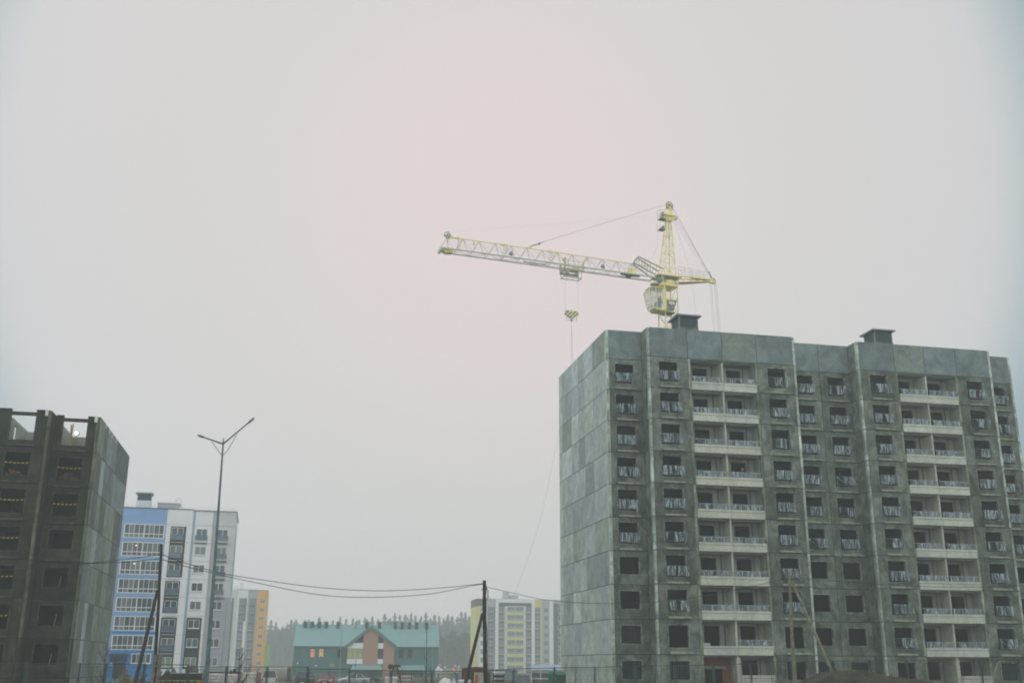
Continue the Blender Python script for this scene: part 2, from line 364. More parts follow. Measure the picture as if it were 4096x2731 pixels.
# ------------------------------------------------------------------ big unfinished block (right)
ANG = R(11.75); S = 2.8; J1 = 3.5
def J(k): return J1+S*(k-1)            # top of storey k
BL = empty('unfinished_apartment_block', (8.34, 90.69, 0), ANG, 'long grey ten storey concrete panel block with plastic film on its railings', 'building')
G = .028; FV = -1.57; DEP = 16.85; TOP = 31.38
def facade(name, u0, u1, v, cols, mt=CONC, strips=(), topz=TOP, floors=10, base=.0):
    """cols: list of (a0,a1,[hole per storey or None])"""
    b = MB()
    for a0, a1, hole in cols:
        for k in range(1, floors+1):
            z0 = J(k-1) if k > 1 else J(1)-S; z1 = J(k); b.tone = rtone(.72, 1.22, .45)
            h = hole(k) if hole else None
            b.panel(a0+G, a1-G, z0+G, z1-G, v, .3, (h[0], h[1], z1+h[2], z1+h[3]) if h else None)
        b.tone = rtone(.9, 1.1, .15); b.panel(a0+G, a1-G, J(floors)+G, topz, v, .3, m=1)
    for a0, a1 in strips:
        for k in range(1, floors+2):
            z0 = J(k-1) if k > 1 else J(1)-S; z1 = J(k) if k <= floors else topz
            b.tone = (random.uniform(2.0, 3.5), random.uniform(.0, .25), random.random()); b.panel(a0+G*.6, a1-G*.6, z0+G, z1-G, v+.004, .3)
    b.tone = (.35, 0, 0)
    b.box(u0+.05, u1-.05, v+.06, v+.12, .3, .68)   # joint backing at the base
    b.tone = (.9, .2, .3); b.box(u0, u1, v-.03, v+.3, -.1, .7-G)
    return b.build(name, [mt, ATTC], BL)
def hole_fr(a, n_plain_from, tall=()):
    def f(k):
        if k in tall: return (a, a+1.75, -2.25, -.48)
        if k > n_plain_from: return (a, a+1.75, -2.2, -.42)
        return (a, a+1.75, -1.95, -.5)
    return f
facade('facade_wall', 0, 3.35, 0, [(.24, 3.35, hole_fr(.82, 4))], strips=[(0, .24)])
facade('facade_wall', 3.35, 7.1, FV, [(3.6, 7.1, hole_fr(4.38, 1, (2,)))], strips=[(3.35, 3.6)])
facade('facade_wall', 13.68, 17.45, FV, [(13.68, 17.2, hole_fr(14.63, 1, (2,)))], strips=[(17.2, 17.45)])
facade('facade_wall', 17.45, 23.6, 0, [(17.45, 20.56, hole_fr(18.1, 4)), (20.56, 23.6, hole_fr(21.28, 4))])
facade('facade_wall', 23.6, 27.35, FV, [(23.85, 27.35, hole_fr(24.72, 1))], strips=[(23.6, 23.85)])
facade('facade_wall', 33.75, 37.45, FV, [(33.75, 37.2, hole_fr(34.63, 1))], strips=[(37.2, 37.45)])
facade('facade_wall', 37.45, 40.75, 0, [(37.45, 40.5, hole_fr(38.05, 4))], strips=[(40.5, 40.75)])
# side returns of the projecting parts
for uu, sg in ((3.35, 1), (17.45, -1), (23.6, 1), (37.45, -1)):
    b = MB()
    for k in range(1, 12):
        z0 = J(k-1) if k > 1 else .7; z1 = J(k) if k <= 10 else TOP
        b.tone = rtone(.85, 1.3, .4)
        b.panel(FV+.3+G, .26, z0+G, z1-G, 0, .28, mapf=(lambda a, v_, z, uu=uu, sg=sg: (uu+sg*(v_+.004), a, z)), flip=(sg < 0) ^ True)
    b.build('return_wall', CONC, BL)
# gable
b = MB(); vb = [0, .32, 4.3, 7.15, 9.35, 11.9, 15.6, DEP]
for k in range(1, 12):
    z0 = J(k-1) if k > 1 else .7; z1 = J(k) if k <= 10 else TOP
    for i in range(len(vb)-1):
        b.tone = (random.choice((.70, .82, .9, .97, 1.0, 1.08, 1.3)), random.choice((0, 0, .1, .3)), random.random())
        if i in (0, len(vb)-2): b.tone = (1.15, .4, random.random())
        gl = G if i in (0, 1) else .006
        b.panel(vb[i]+.016, vb[i+1]-.016, z0+G, z1-G, 0, .3, mapf=lambda a, v_, z: (v_-.012, a, z), flip=True)
b.tone = (1, .2, 0); b.box(-.02, .25, 0, DEP, -.1, .7-G)
b.tone = (.12, 0, 0); b.box(.03, .2, .05, DEP-.05, .7, TOP-.06)
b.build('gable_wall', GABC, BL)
# joint backing and body: interior
b = MB(); b.tone = (1, 0, 0)
for k in range(0, 11):
    z = J(k) if k else .68
    for (a0, a1, v0) in ((.29, 3.6, .3), (3.64, 17.16, FV+.32), (17.16, 23.9, .3), (23.9, 37.16, FV+.32), (37.16, 40.5, .3)):
        if k: b.box(a0, a1, v0+(0 if v0 > 0 else 1.62), DEP-.3, z-.2, z-.002)
b.box(.29, 40.4, 5.2, 5.4, .7, J(10)+.1)
for uu in (.30, 7.0, 10.36, 13.6, 20.5, 27.3, 30.6, 33.7, 40.3):
    b.box(uu, uu+.16, .34, 5.18, .7, J(10)+.1)
for uu in (3.66, 17.0, 23.9, 37.0): b.box(uu, uu+.14, FV+.31, 5.18, .7, J(10)+.1)
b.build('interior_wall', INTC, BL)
b = MB(); b.tone = (.9, .2, .2)
b.box(.0, 40.75, DEP-.28, DEP, 0, TOP-.3); b.box(40.45, 40.75, .3, DEP-.3, 0, TOP-.3)
b.build('rear_wall', CONC, BL)
b = MB(); b.tone = (.6, .1, .2); b.box(.3, 40.4, .32, DEP-.3, J(10)+.15, J(10)+.4); b.build('roof_slab', CONC, BL)
# dark backing just behind the narrow panel joints
b = MB(); b.tone = (.15, 0, 0)
for (a0, a1, v0) in ((0, 3.35, 0), (3.35, 7.1, FV), (13.68, 17.45, FV), (17.45, 23.6, 0), (23.6, 27.35, FV), (33.75, 37.45, FV), (37.45, 40.75, 0)):
    for k in range(0, 11): z = J(k) if k else .7; b.box(a0+.06, a1-.06, v0+.035, v0+.2, z-.06, z+.06)
    for a in (3.35, 7.1, 13.68, 17.2, 20.56, 23.85, 27.35, 33.75, 37.2): 
        if a0 < a < a1: b.box(a-.04, a+.04, v0+.036, v0+.19, .7, TOP-.05)
for uu in (3.42, 17.38, 23.68, 37.38): b.box(uu-.1, uu+.1, .05, .29, .7, TOP-.1)
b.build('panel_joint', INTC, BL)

# vent shafts
def vent(u, v, w_, d_, h, capz, pname='vent_shaft'):
    b = MB(); b.tone = (1.15, .1, .4); b.box(u-.05, u+w_+.05, v-.05, v+d_+.05, J(10)+.4, capz-1.25)
    o = b.build(pname, CONC, BL)
    b = MB(); b.box(u, u+w_, v, v+d_, capz-1.25, capz-.16)
    for i in range(7): b.box(u-.012, u+w_+.012, v-.012, v+d_+.012, capz-1.18+i*.145, capz-1.12+i*.145)
    b.build('louvre', SHEET, o)
    b = MB()
    for a in (u, u+w_):
        for c in (v, v+d_): b.box(a-.04, a+.04, c-.04, c+.04, capz-1.26, capz-.15)
    b.build('corner_post', METAL, o)
    b = MB(); b.tone = (.9, .1, 0)
    x0, x1, y0, y1 = u-.33, u+w_+.3, v-.35, v+d_+.35
    b.box(x0, x1, y0, y1, capz-.15, capz-.02)
    b.add([(x0, y0, capz-.02), (x1, y0, capz-.02), (x1, y1, capz-.02), (x0, y1, capz-.02), ((x0+x1)/2, (y0+y1)/2, capz+.16)], [(0, 1, 4), (1, 2, 4), (2, 3, 4), (3, 0, 4)])
    b.build('cap', METAL, o)
vent(8.35, 3.4, 1.85, 1.9, 2, 34.5)
vent(28.65, 3.4, 1.85, 1.9, 2, 34.45)
b = MB(); b.box(11.2, 12.4, 2.2, 3.4, J(10)+.4, 32.0); b.box(11.0, 12.6, 2.0, 3.6, 32.0, 32.09); b.build('roof_hatch', METAL, BL)

# ledges and window railings
led = None; rmesh = {}
def ledge(a, v, z):
    global led
    if led is None:
        b = MB(); b.tone = (1.35, 1, .3)
        b.add([(0, -.24, 0), (1.92, -.24, 0), (1.92, .0, 0), (0, .0, 0), (0, -.24, .12), (1.92, -.24, .12), (1.92, .0, .19), (0, .0, .19)],
              [(0, 3, 2, 1), (4, 5, 6, 7), (0, 1, 5, 4), (1, 2, 6, 5), (2, 3, 7, 6), (3, 0, 4, 7)], [.5]*8)
        led = b.build('window_ledge', CONC, BL); o = led
    else: o = led.copy(); COL.objects.link(o)
    o.location = (a, v-.003, z)
def win_rail(a, v, zt, seed, H=.79):
    b = railing_mesh(1.88, H); key = 'w'
    if key in rmesh: o = rmesh[key].copy(); COL.objects.link(o)
    else: o = rmesh[key] = b.build('window_railing', RAIL, BL)
    o.location = (a-.04, v-.30, zt-H)
    add_film(o, 1.88, H, seed, .4)
sd_ = 0
for (a, v, kmin, lmin) in ((.82, 0, 5, 5), (4.38, FV, 3, 2), (14.63, FV, 3, 2), (18.1, 0, 5, 5), (21.28, 0, 5, 5), (24.72, FV, 2, 2), (34.63, FV, 2, 2), (38.05, 0, 5, 5)):
    for k in range(1, 11):
        sd_ += 1
        if k >= kmin: win_rail(a, v, J(k)-1.33, sd_)
        if k >= lmin: ledge(a+.03, v, J(k-1)+.03)
# grid bars in some low openings
for (a, v, k) in ((.82, 0, 2), (.82, 0, 1), (21.28, 0, 1), (18.1, 0, 1), (4.38, FV, 1), (34.63, FV, 1)):
    b = MB()
    for i in range(1, 9): b.bar((a+1.75*i/9, v+.16, J(k)-1.95), (a+1.75*i/9, v+.16, J(k)-.5), .012)
    for i in range(1, 7): b.bar((a, v+.17, J(k)-1.95+1.45*i/7), (a+1.75, v+.17, J(k)-1.95+1.45*i/7), .010)
    b.build('window_grille', RAIL, BL)

# loggias
def loggia(u0, u1, um, up1, dn, first):
    """u0..u1 opening, um divider; piers outside"""
    pw = .22
    for a0, a1 in ((u0-pw, u0), (u1, u1+pw)):
        bp = MB()
        for k in range(1, 11): bp.tone = (random.uniform(1.1, 1.9), random.uniform(.5, 1), random.random()); bp.panel(a0+.008, a1-.008, (J(k-1) if k > 1 else .7)+G, J(k)-G, FV+.02, .3)
        bp.build('loggia_pier', CONC, BL)
    bw = MB()
    # attic panels above
    for a0, a1 in ((u0-pw, um), (um, u1+pw)):
        bw.tone = (random.choice((1.0, 1.05, 1.35)), random.choice((0, .3, .5)), random.random()); bw.panel(a0+G, a1-G, J(10)+G, TOP, FV, .3)
    bw.tone = (.9, .3, .1); bw.box(u0, u1, FV+.06, FV+.3, J(10)-.09, J(10)+.01)
    bw.build('attic_wall', ATTC, BL)
    # back wall with door-window openings
    bb = MB(); VB = -.07
    for k in range(1, 11):
        for n_, (a0, a1) in enumerate(((u0, um), (um, u1))):
            ho = a0+.72 if n_ == 0 else a0+.93
            if first and k == 1 and n_ == 0: continue
            bb.tone = (random.uniform(.62, .78), random.uniform(0, .15), random.random())
            bb.panel(a0+.0, a1-.0, (J(k-1) if k > 1 else .7)+.01, J(k)-.21, VB, .2, (ho, ho+1.42, J(k)-2.1 if k > 1 else J(k)-1.95, J(k)-.43))
    bb.build('loggia_back_wall', LITC, BL)
    for a in (u0, u1):
        bs = MB()
        for k in range(1, 11):
            bs.tone = (random.uniform(.6, .75), 0, random.random()); s_ = .02 if a == u0 else -.02
            bs.box(min(a, a+s_), max(a, a+s_), FV+.33, -.08, (J(k-1) if k > 1 else .7)-.19 if k > 1 else .7, J(k)-.2)
        bs.build('loggia_side_wall', LITC, BL)
    bs = MB()
    for k in range(1, 11):
        bs.tone = (random.uniform(.95, 1.1), .3, random.random()); w_ = .075 if k > 1 else .16
        bs.box(um-w_, um+w_, FV+.12 if k > 1 else FV+.05, -.08, (J(k-1)-.19) if k > 1 else .7, J(k)-.195, edge=.4)
    bs.build('loggia_divider', LITC, BL)
    sl = MB()
    for k in range(1, 11):
        sl.tone = (.5, 0, random.random()); sl.box(u0-.1, u1+.1, FV+.32, .0, J(k)-.2, J(k)-.02)
    sl.build('loggia_slab', LITC, BL)
    rl = MB()   # vertical drain pipes in the loggias
    for uu in (um-.5, u1-.6): rl.tube([(uu, -.2, .7), (uu, -.2, J(10)-.25)], .05, 8)
    rl.build('drain_pipe', RAIL, BL)
    for k in range(2, 11):
        for n_, (a0, a1) in enumerate(((u0+.0, um), (um, u1-.0))):
            zf = J(k-1); pb = MB(); pb.tone = (random.uniform(1.1, 1.3), random.uniform(0, .35), random.random())
            pb.panel(a0+.012, a1-.012, zf-.02, zf+.50, FV-.10, .16); pb.panel(a0+.012, a1-.012, zf+.53, zf+.70, FV-.13, .20)
            pb.tone = (.2, 0, 0); pb.box(a0+.03, a1-.03, FV-.06, FV+.05, zf+.495, zf+.535)
            p = pb.build('balcony_parapet', LITC, BL)
            if first and k == 2 and n_ == 0: continue
            q = railing_mesh(a1-a0-.1, .47, sides=False).build('balcony_railing', RAILW, p); q.location = (a0+.05, FV-.05, zf+.72)
            fs_ = add_film(p, a1-a0-.3, .47, 500+k*10+n_+(100 if first else 0), .82); fs_.location = (a0+.12, FV-.05, zf+.72)
loggia(7.32, 13.46, 10.36, 0, 0, True)
loggia(27.57, 33.53, 30.5, 0, 0, False)
# ground floor parapet beside the entrance, brick entrance wall
for a0, a1 in ((10.52, 13.46), (30.66, 33.53)):
    pb = MB(); pb.tone = (1, .1, .4); pb.panel(a0, a1, .7, 1.66, FV-.10, .16); pb.panel(a0, a1, 1.69, 1.92, FV-.13, .20); pb.build('balcony_parapet', LITC, BL)
b = MB(); b.panel(7.34, 10.18, .7, J(1)-.21, -.25, .15, (7.9, 9.45, .7, 2.4)); b.build('brick_entrance_wall', BRICK, BL)
b = MB(); b.box(7.6, 9.7, -.42, -.26, 2.41, 2.6); b.build('entrance_lintel', mat('precast_lintel', (.3, .28, .26)), BL)
b = MB(); b.tone = (.9, .1, 0); b.box(7.36, 8.1, FV+.4, FV+.9, J(1)+.02, J(1)+.95); b.build('plasterboard_stack', LITC, BL)

# worker in the loggia doorway
def person(name, loc, rz, label, joints, edges, radii, clothm, skinm, helm, helmcol):
    me = bpy.data.meshes.new('person'); me.from_pydata(joints, edges, []); me.materials.append(clothm)
    o = bpy.data.objects.new(name, me); COL.objects.link(o); o.location = loc; o.rotation_euler = (0, 0, rz)
    sk = o.modifiers.new('skin', 'SKIN'); ss = o.modifiers.new('sub', 'SUBSURF'); ss.levels = ss.render_levels = 1
    lay = me.skin_vertices[0].data if me.skin_vertices else None
    if lay:
        for i, r_ in enumerate(radii): lay[i].radius = r_ if isinstance(r_, tuple) else (r_, r_)
        lay[0].use_root = True
    tag(o, label, 'person')
    h = Vector(joints[helm])
    b = MB(); n = 10
    for i in range(4):
        pass
    vs = []; fs = []
    for i in range(5):
        th = math.pi/2*i/4
        for k in range(n): vs.append(h+Vector((math.cos(2*math.pi*k/n)*.135*math.cos(th), math.sin(2*math.pi*k/n)*.155*math.cos(th), .03+.14*math.sin(th))))
    for i in range(4):
        for k in range(n): fs.append((i*n+k, i*n+(k+1) % n, (i+1)*n+(k+1) % n, (i+1)*n+k))
    b.add(vs, fs); b.box(h.x-.13, h.x+.13, h.y-.23, h.y-.08, h.z+.03, h.z+.045)
    b.build('hard_hat', helmcol, o, smooth=True)
    b = MB(); b.tube([h+Vector((0, -.02, -.13)), h+Vector((0, -.03, -.06)), h+Vector((0, -.04, .0)), h+Vector((0, -.03, .06))], [.05, .10, .115, .1], 10)
    b.prism([h+Vector((-.015, -.145, -.02)), h+Vector((.015, -.145, -.02)), h+Vector((0, -.135, .03))], (0, -1, 0), .03)
    b.build('face', skinm, o, smooth=True)
    return o
JT = [(0, 0, .95), (0, -.02, 1.15), (0, -.08, 1.38), (0, -.12, 1.5), (0, -.17, 1.64),
      (-.19, -.07, 1.4), (-.27, -.16, 1.15), (-.2, -.38, 1.05), (-.18, -.45, 1.03), (.19, -.07, 1.4), (.28, -.18, 1.16), (.2, -.4, 1.06), (.18, -.46, 1.04),
      (-.1, 0, .9), (-.12, -.06, .5), (-.12, 0, .08), (-.12, -.14, .04), (.1, 0, .9), (.12, -.03, .5), (.13, .04, .08), (.13, -.1, .04)]
JE = [(0, 1), (1, 2), (2, 3), (3, 4), (2, 5), (5, 6), (6, 7), (7, 8), (2, 9), (9, 10), (10, 11), (11, 12), (0, 13), (13, 14), (14, 15), (15, 16), (0, 17), (17, 18), (18, 19), (19, 20)]
JR = [(.17, .12), (.16, .11), (.19, .12), .06, .09, .075, .055, .045, .035, .075, .055, .045, .035, .1, .07, .05, .05, .1, .07, .05, .05]
c_, s_ = math.cos(ANG), math.sin(ANG)
def blw(u, v, z): return Vector((8.34+u*c_-v*s_, 90.69+u*s_+v*c_, z))
person('person', blw(12.2, -.22, J(6)+.02), ANG, 'worker in an orange hard hat standing in a dark loggia doorway of the unfinished block', JT, JE, JR,
       mat('work_jacket', (.05, .045, .045), .9), mat('skin', (.45, .24, .16), .6), 4, mat('orange_helmet', (.65, .22, .04), .5))

# ------------------------------------------------------------------ left unfinished block
LO = (-32.45, 82.1, 0); LJ = 1.5          # base joint height
LB = empty('unfinished_apartment_block', LO, ANG, 'dark brown concrete panel block without a roof, open windows crossed by hazard tape', 'building')
def K(k): return LJ+S*k                    # top of storey k (1..7)
def lfacade(name, u0, u1, v, cols, strips, floors=6):
    b = MB()
    for a0, a1, hu in cols:
        for k in range(1, floors+1):
            b.tone = rtone(.7, 1.35, .3); z1 = K(k)
            rail = (hu < -5)
            h = (hu, hu+1.78, z1-2.2, z1-.43) if (rail or k >= 5) else (hu, hu+1.75, z1-1.86, z1-.40)
            b.panel(a0+G, a1-G, K(k-1)+G, z1-G, v, .3, h)
        b.tone = rtone(.9, 1.1, .3)
        # open top storey: tall posts, thin lintel
        z0 = K(floors); zt = z0+2.9
        b.panel(a0+G, a1-G, z0+G, zt-.22, v, .3, (hu, hu+1.8, z0+.52, zt-.48+.02))
        b.box(a0+G, hu, v, v+.3, zt-.21, zt); b.box(hu+1.8, a1-G, v, v+.3, zt-.21, zt)
    for a0, a1 in strips:
        for k in range(0, floors+2):
            z0 = K(k-1) if k else -.1; z1 = K(k) if k <= floors else K(floors)+2.9
            b.tone = (random.uniform(2.2, 4.6), .3, random.random()) if k != 1 else (1.4, .4, .2); b.panel(a0+G*.6, a1-G*.6, z0+G, z1-G, v+.004, .3)
    b.tone = (1.3, .1, .4); b.box(u0, u1, v-.02, v+.3, -.1, LJ-G)
    return b.build(name, SHADC, LB)
lfacade('facade_wall', -3.3, 0, 0, [(-3.3, -.25, -2.75)], [(-.25, 0)])
lfacade('facade_wall', -14, -3.35, FV, [(-7.05, -3.6, -6.23), (-10.6, -7.05, -9.7), (-14, -10.6, -13.2)], [(-3.6, -3.35)])
b = MB()
for k in range(0, 8):
    z0 = K(k-1) if k else -.1; z1 = K(k) if k < 7 else K(6)+2.9; b.tone = rtone(.7, 1.0, .3)
    b.panel(FV+.3, .26, z0+G, z1-G, 0, .28, mapf=lambda a, v_, z: (-3.35-v_, a, z))
b.build('return_wall', SHADC, LB)
b = MB(); vb2 = [0, .3, 2.6, 4.3, 7.0, 9.4, 12.2, 15.6, 17.0]
for k in range(0, 8):
    z0 = K(k-1) if k else -.1; z1 = K(k) if k < 7 else K(6)+2.9
    for i in range(len(vb2)-1):
        b.tone = (random.choice((.36, .42, .5, .58, .66)), random.choice((0, .2, .5)), random.random())
        if i == 2 and k in (1, 2, 4, 6): b.tone = (.95, .1, random.random())
        b.panel(vb2[i]+.016, vb2[i+1]-.016, z0+G, z1-G, 0, .28, mapf=lambda a, v_, z: (.012-v_, a, z))
b.tone = (.1, 0, 0); b.box(-.22, -.03, .05, 16.9, LJ-S+1.4, K(6)+2.8)
b.build('gable_wall', GABC, LB)
b = MB(); b.tone = (.8, .2, .2)
for k in range(0, 7): b.box(-14, -.3, .32, 16.8, K(k)-.2, K(k)-.002); b.box(-14, -3.7, FV+.32, .3, K(k)-.2, K(k)-.002)
b.box(-14, -.3, 5.2, 5.4, 0, K(6)); 
for uu in (-3.5, -7.1, -10.6): b.box(uu, uu+.14, FV+.32, 5.18, 0, K(6))
b.box(-3.5, -3.22, .03, .3, 0, K(6)+2.8); b.box(-14, -.02, 16.7, 17, 0, K(6)+.1); b.box(-14, -13.8, FV, 17, 0, K(6)+2)
b.build('interior_wall', INTC, LB)
# partitions of the roofless top storey
b = MB(); b.tone = (.7, .1, .4)
zt = K(6)+2.5
b.box(-3.28, -3.1, .3, 6.0, K(6), zt-.05); b.box(-3.1, -.3, 6.0, 6.15, K(6), zt-.12, edge=.3)
b.panel(-.0, 5.9, K(6), zt, 0, .14, (1.0, 2.0, K(6), K(6)+2.1), mapf=lambda a, v_, z: (-6.6+v_, a, z))
b.box(-6.4, -3.5, 4.4, 4.55, K(6), zt-.2); b.box(-10.2, -10.05, FV+.3, 5, K(6), zt)
b.build('partition_wall', LITC, LB)
b = MB(); b.tube([(-2.15, .9, K(6)), (-2.3, .9, K(6)+2.35)], .05, 5); b.tube([(-2.3, 1.0, K(6)), (-2.15, .9, K(6)+2.4)], .05, 5); b.box(-2.3, -2.1, .8, .86, K(6), K(6)+1.1); b.build('timber_prop', mat('new_timber', (.42, .32, .12), .8), LB)
# concrete lugs with white caps on top of the panels
b = MB(); b.tone = (1.6, 0, 0)
b.box(-.45, -.22, -.03, .2, K(6)+2.45, K(6)+2.93); b.box(-3.8, -3.58, FV-.03, FV+.2, K(6)+2.45, K(6)+2.93)
for v_ in (2.5, 4.4, 6.2, 8.2): b.box(-.05, .03, v_, v_+.28, K(6)+2.5, K(6)+2.92)
b.build('panel_lug', LITC, LB)
for (a, v_, ks) in ((-2.75, 0, (3, 4, 5, 6)), (-6.2, FV, (1, 2, 3, 4, 5, 6)), (-9.7, FV, (1, 2, 3, 4, 5, 6))):
    for k in ks: b = MB(); b.tone = (1.3, .8, .3); b.box(a, a+1.85, v_-.2, v_-.002, K(k)+.03, K(k)+.17, edge=.5); b.build('window_ledge', SHADC, LB)
TAPEY = mat('hazard_yellow', (.40, .31, .04), .6)
def tape(a, v_, z):
    b = MB(); n = 12; w_ = 1.8/n
    for i in range(n):
        x = a+i*w_; dz = -.05*math.sin(math.pi*i/n); dz2 = -.05*math.sin(math.pi*(i+1)/n); sk = .04
        b.prism([(x, v_, z+dz-.045), (x+w_, v_, z+dz2-.045), (x+w_+sk, v_, z+dz2+.045), (x+sk, v_, z+dz+.045)], (0, 1, 0), .004, m=i % 2)
    b.build('hazard_tape', [TAPEY, BLACK], LB)
for k, cols_ in ((6, ((-2.75, 0), (-6.23, FV))), (5, ((-2.75, 0), (-6.23, FV), (-9.7, FV))), (4, ((-6.23, FV),)), (3, ((-6.23, FV),)), (2, ((-6.23, FV),))):
    for a, v_ in cols_: tape(a, v_+.1, K(k)-.43-.78)
for k in (2, 3, 1):
    b = MB(); b.tube([(-1.6, .2, K(k)-1.86), (-1.5, .2, K(k)-1.0)], .03, 5); b.build('prop_rod', mat('pale_rod', (.16, .2, .2)), LB)
# rubble heaps on the sixth floor sills
def rubble(u, v_, z, w_, h_, n, mt, parent, name='rubble_heap'):
    b = MB(); rd = random.Random(n*3+int(abs(u)*10))
    for i in range(n):
        x = rd.gauss(0, w_/3); y = rd.uniform(0, .5); zz = rd.uniform(0, 1)*h_*max(.05, 1-abs(x)/w_); s1 = rd.uniform(.05, .16)
        ax = Vector((rd.uniform(-1, 1), rd.uniform(-1, 1), rd.uniform(-.6, .9))).normalized()*s1*2
        b.tube([Vector((u+x, v_+y, z+zz))-ax, Vector((u+x, v_+y, z+zz))+ax], s1*.5, 5)
    return b.build(name, mt, parent)
RUB = mat('brick_rubble', (.09, .06, .045), .95, noise=.4, nscale=4)
rubble(-1.9, .05, K(5)+.6, .75, .62, 60, RUB, LB); rubble(-5.5, FV+.05, K(5)+.6, .6, .45, 40, RUB, LB)
# glowing site lamp on the open storey
SL = empty('site_floodlight', at(305, 1731, 86.5), 0, 'glowing round work light seen through the roofless top window of the dark block', 'lamp')
b = MB(); b.disc((0, 0, 0), (0, 1, 0), .16, .1, 16); b.build('bulb', mat('lamp_glow', (1, .9, .8), emit=(1, .90, .82), estr=2.2), SL)
b = MB(); b.bar((0, .08, -2.5), (0, .08, 0), .03); b.disc((0, .1, 0), (0, 1, 0), .23, .1, 16); b.build('stand', METAL, SL)

# ------------------------------------------------------------------ street lamps
def street_lamp(loc, H, armL, armR, mt=POLEM, r0=.11, r1=.06, rot=0, lean=0, label='', group=None, drop=0.25, rise=(.25, .9), base=True):
    o = empty('street_lamp', loc, rot, label, 'street lamp', group); o.rotation_euler = (0, lean, rot)
    b = MB(); b.tube([(0, 0, 0), (0, 0, H*.45), (0, 0, H)], [r0, r0*.55+r1*.35, r1], 8)
    if base: b.disc((0, 0, .1), (0, 0, 1), r0*2, .1, 10)
    b.build('pole', mt, o)
    for sx, Lr, up in ((-1, armL, rise[0]), (1, armR, rise[1])):
        if not Lr: continue
        b = MB(); tip = Vector((sx*Lr, 0, H+up)); b.tube([(0, 0, H-.12), tip], [.034, .026], 6)
        b.tube([(0, 0, H-.62), (sx*Lr*.17, 0, H-.38), (sx*Lr*.45, 0, H-.12+(up+.12)*.42-.06)], .014, 5)
        a = b.build('arm', mt, o)
        d = (tip-Vector((0, 0, H-.12))).normalized(); b = MB()
        b.tube([tip-d*.28, tip-d*.2, tip-d*.02, tip+d*.03], [.03, .05, .045, .02], 8); b.build('lamp_head', mt, a)
    b = MB(); b.bar((0, 0, H-.2), (0, 0, H+.12), r1*.6, n=6); b.build('finial', mt, o)
    return o
street_lamp((-11.42, 42, 0), 11.15, 1.02, 1.16, r0=.105, r1=.032, lean=R(-.8), rise=(.24, .92), label='tall grey street lamp with two unequal arms before the blue and white block')
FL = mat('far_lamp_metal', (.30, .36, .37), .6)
farl = [(1368, 2509, 2731, 210, 2.2, 2.2, 'thin double armed street lamp before the teal school wall, the taller of two'),
        (1345, 2535, 2731, 253, 2.2, 2.2, 'thin double armed street lamp before the teal school wall, lower of two'),
        (1701, 2536, 2731, 253, 2.2, 2.2, 'thin double armed street lamp at the corner of the teal school'),
        (1785, 2519, 2731, 230, 2.4, 2.4, 'thin double armed street lamp standing alone before the misty wood')]
for px, py, _, D, a1, a2, lb in farl:
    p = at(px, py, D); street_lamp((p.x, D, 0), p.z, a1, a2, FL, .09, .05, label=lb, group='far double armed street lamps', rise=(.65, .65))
p = at(905, 2413, 150); street_lamp((p.x, 150, 0), p.z, .25, 0, FL, .09, .06, label='thin grey single lamp post against the white corner of the blue block', rise=(.1, 0), lean=R(.5))

# ------------------------------------------------------------------ utility poles
def pole(loc, top, r0, r1, mt, label, strut=None, strut_m=None, sr=.11):
    o = empty('utility_pole', (loc[0], loc[1], 0), 0, label, 'pole', 'wooden utility poles')
    T_ = Vector(top)-Vector((loc[0], loc[1], 0)); b = MB(); n = 9; rd = random.Random(int(loc[1]*7))
    pts = [T_*(i/n)+Vector((rd.uniform(-.02, .02), 0, 0)) for i in range(n+1)]; b.tube(pts, [r0+(r1-r0)*i/n for i in range(n+1)], 10)
    b.build('pole_shaft', mt, o, smooth=False)
    if strut:
        a = Vector(strut[0])-Vector((loc[0], loc[1], 0)); c = Vector(strut[1])-Vector((loc[0], loc[1], 0))
        b = MB(); b.tube([a, a.lerp(c, .4), c], [sr*1.15, sr, sr*.8], 10); b.build('strut', strut_m or mt, o)
    return o
pa_t = at(645, 2176, 61); pa_b = at(618, 2731, 61); d_ = (pa_b-pa_t)/(pa_t.z-pa_b.z); base = pa_t+d_*pa_t.z
s_t = at(630, 2362, 60.5); s_b = at(540, 2731, 58.6); dd = (s_b-s_t)/(s_t.z-s_b.z); sb = s_t+dd*s_t.z
PA = pole((base.x, 61, 0), (pa_t.x, 61, pa_t.z), .11, .075, WOODD, 'dark tarred pole lashed to a concrete stub, with a strut, before the blue block', ((sb.x, sb.y, 0), tuple(s_t)), WOODD, .105)
b = MB(); x0 = at(618, 2620, 60.9).x-base.x; b.tone = (1, 1, .2)
for xx, w_, dx in ((x0, .17, -.04), (x0+.27, .16, -.05)): b.prism([(xx-w_/2+dx*1.5, -.12, 0), (xx+w_/2+dx*1.5, -.12, 0), (xx+w_/2+.05, -.12, 3.05), (xx-w_/2+.05, -.12, 3.05)], (0, 1, 0), .2)
b.build('concrete_stub', STUBM, PA)
b = MB()
for z in (2.75, 2.0, 1.45): b.ring((x0+.13, -.03, z), (0, 0, 1), .27, .02, 12)
b.bar((x0-.1, -.2, 2.45), (x0+.25, -.2, 2.45), .03); b.build('wire_lashing', METAL, PA)
pb_t = at(1937, 2320, 71); pb_b = at(1943, 2731, 71); s_t = at(1930, 2452, 70.7); s_b = at(1862, 2731, 69.4); dd = (s_b-s_t)/(s_t.z-s_b.z); sb = s_t+dd*s_t.z
PBo = pole((pb_b.x, 71, 0), (pb_t.x, 71, pb_t.z), .13, .11, WOODD, 'dark wooden pole with a strut and hanging wires left of the yellow block', ((sb.x, sb.y, 0), tuple(s_t)), WOODD, .12)
b = MB(); q = Vector((pb_b.x, 71, 0))
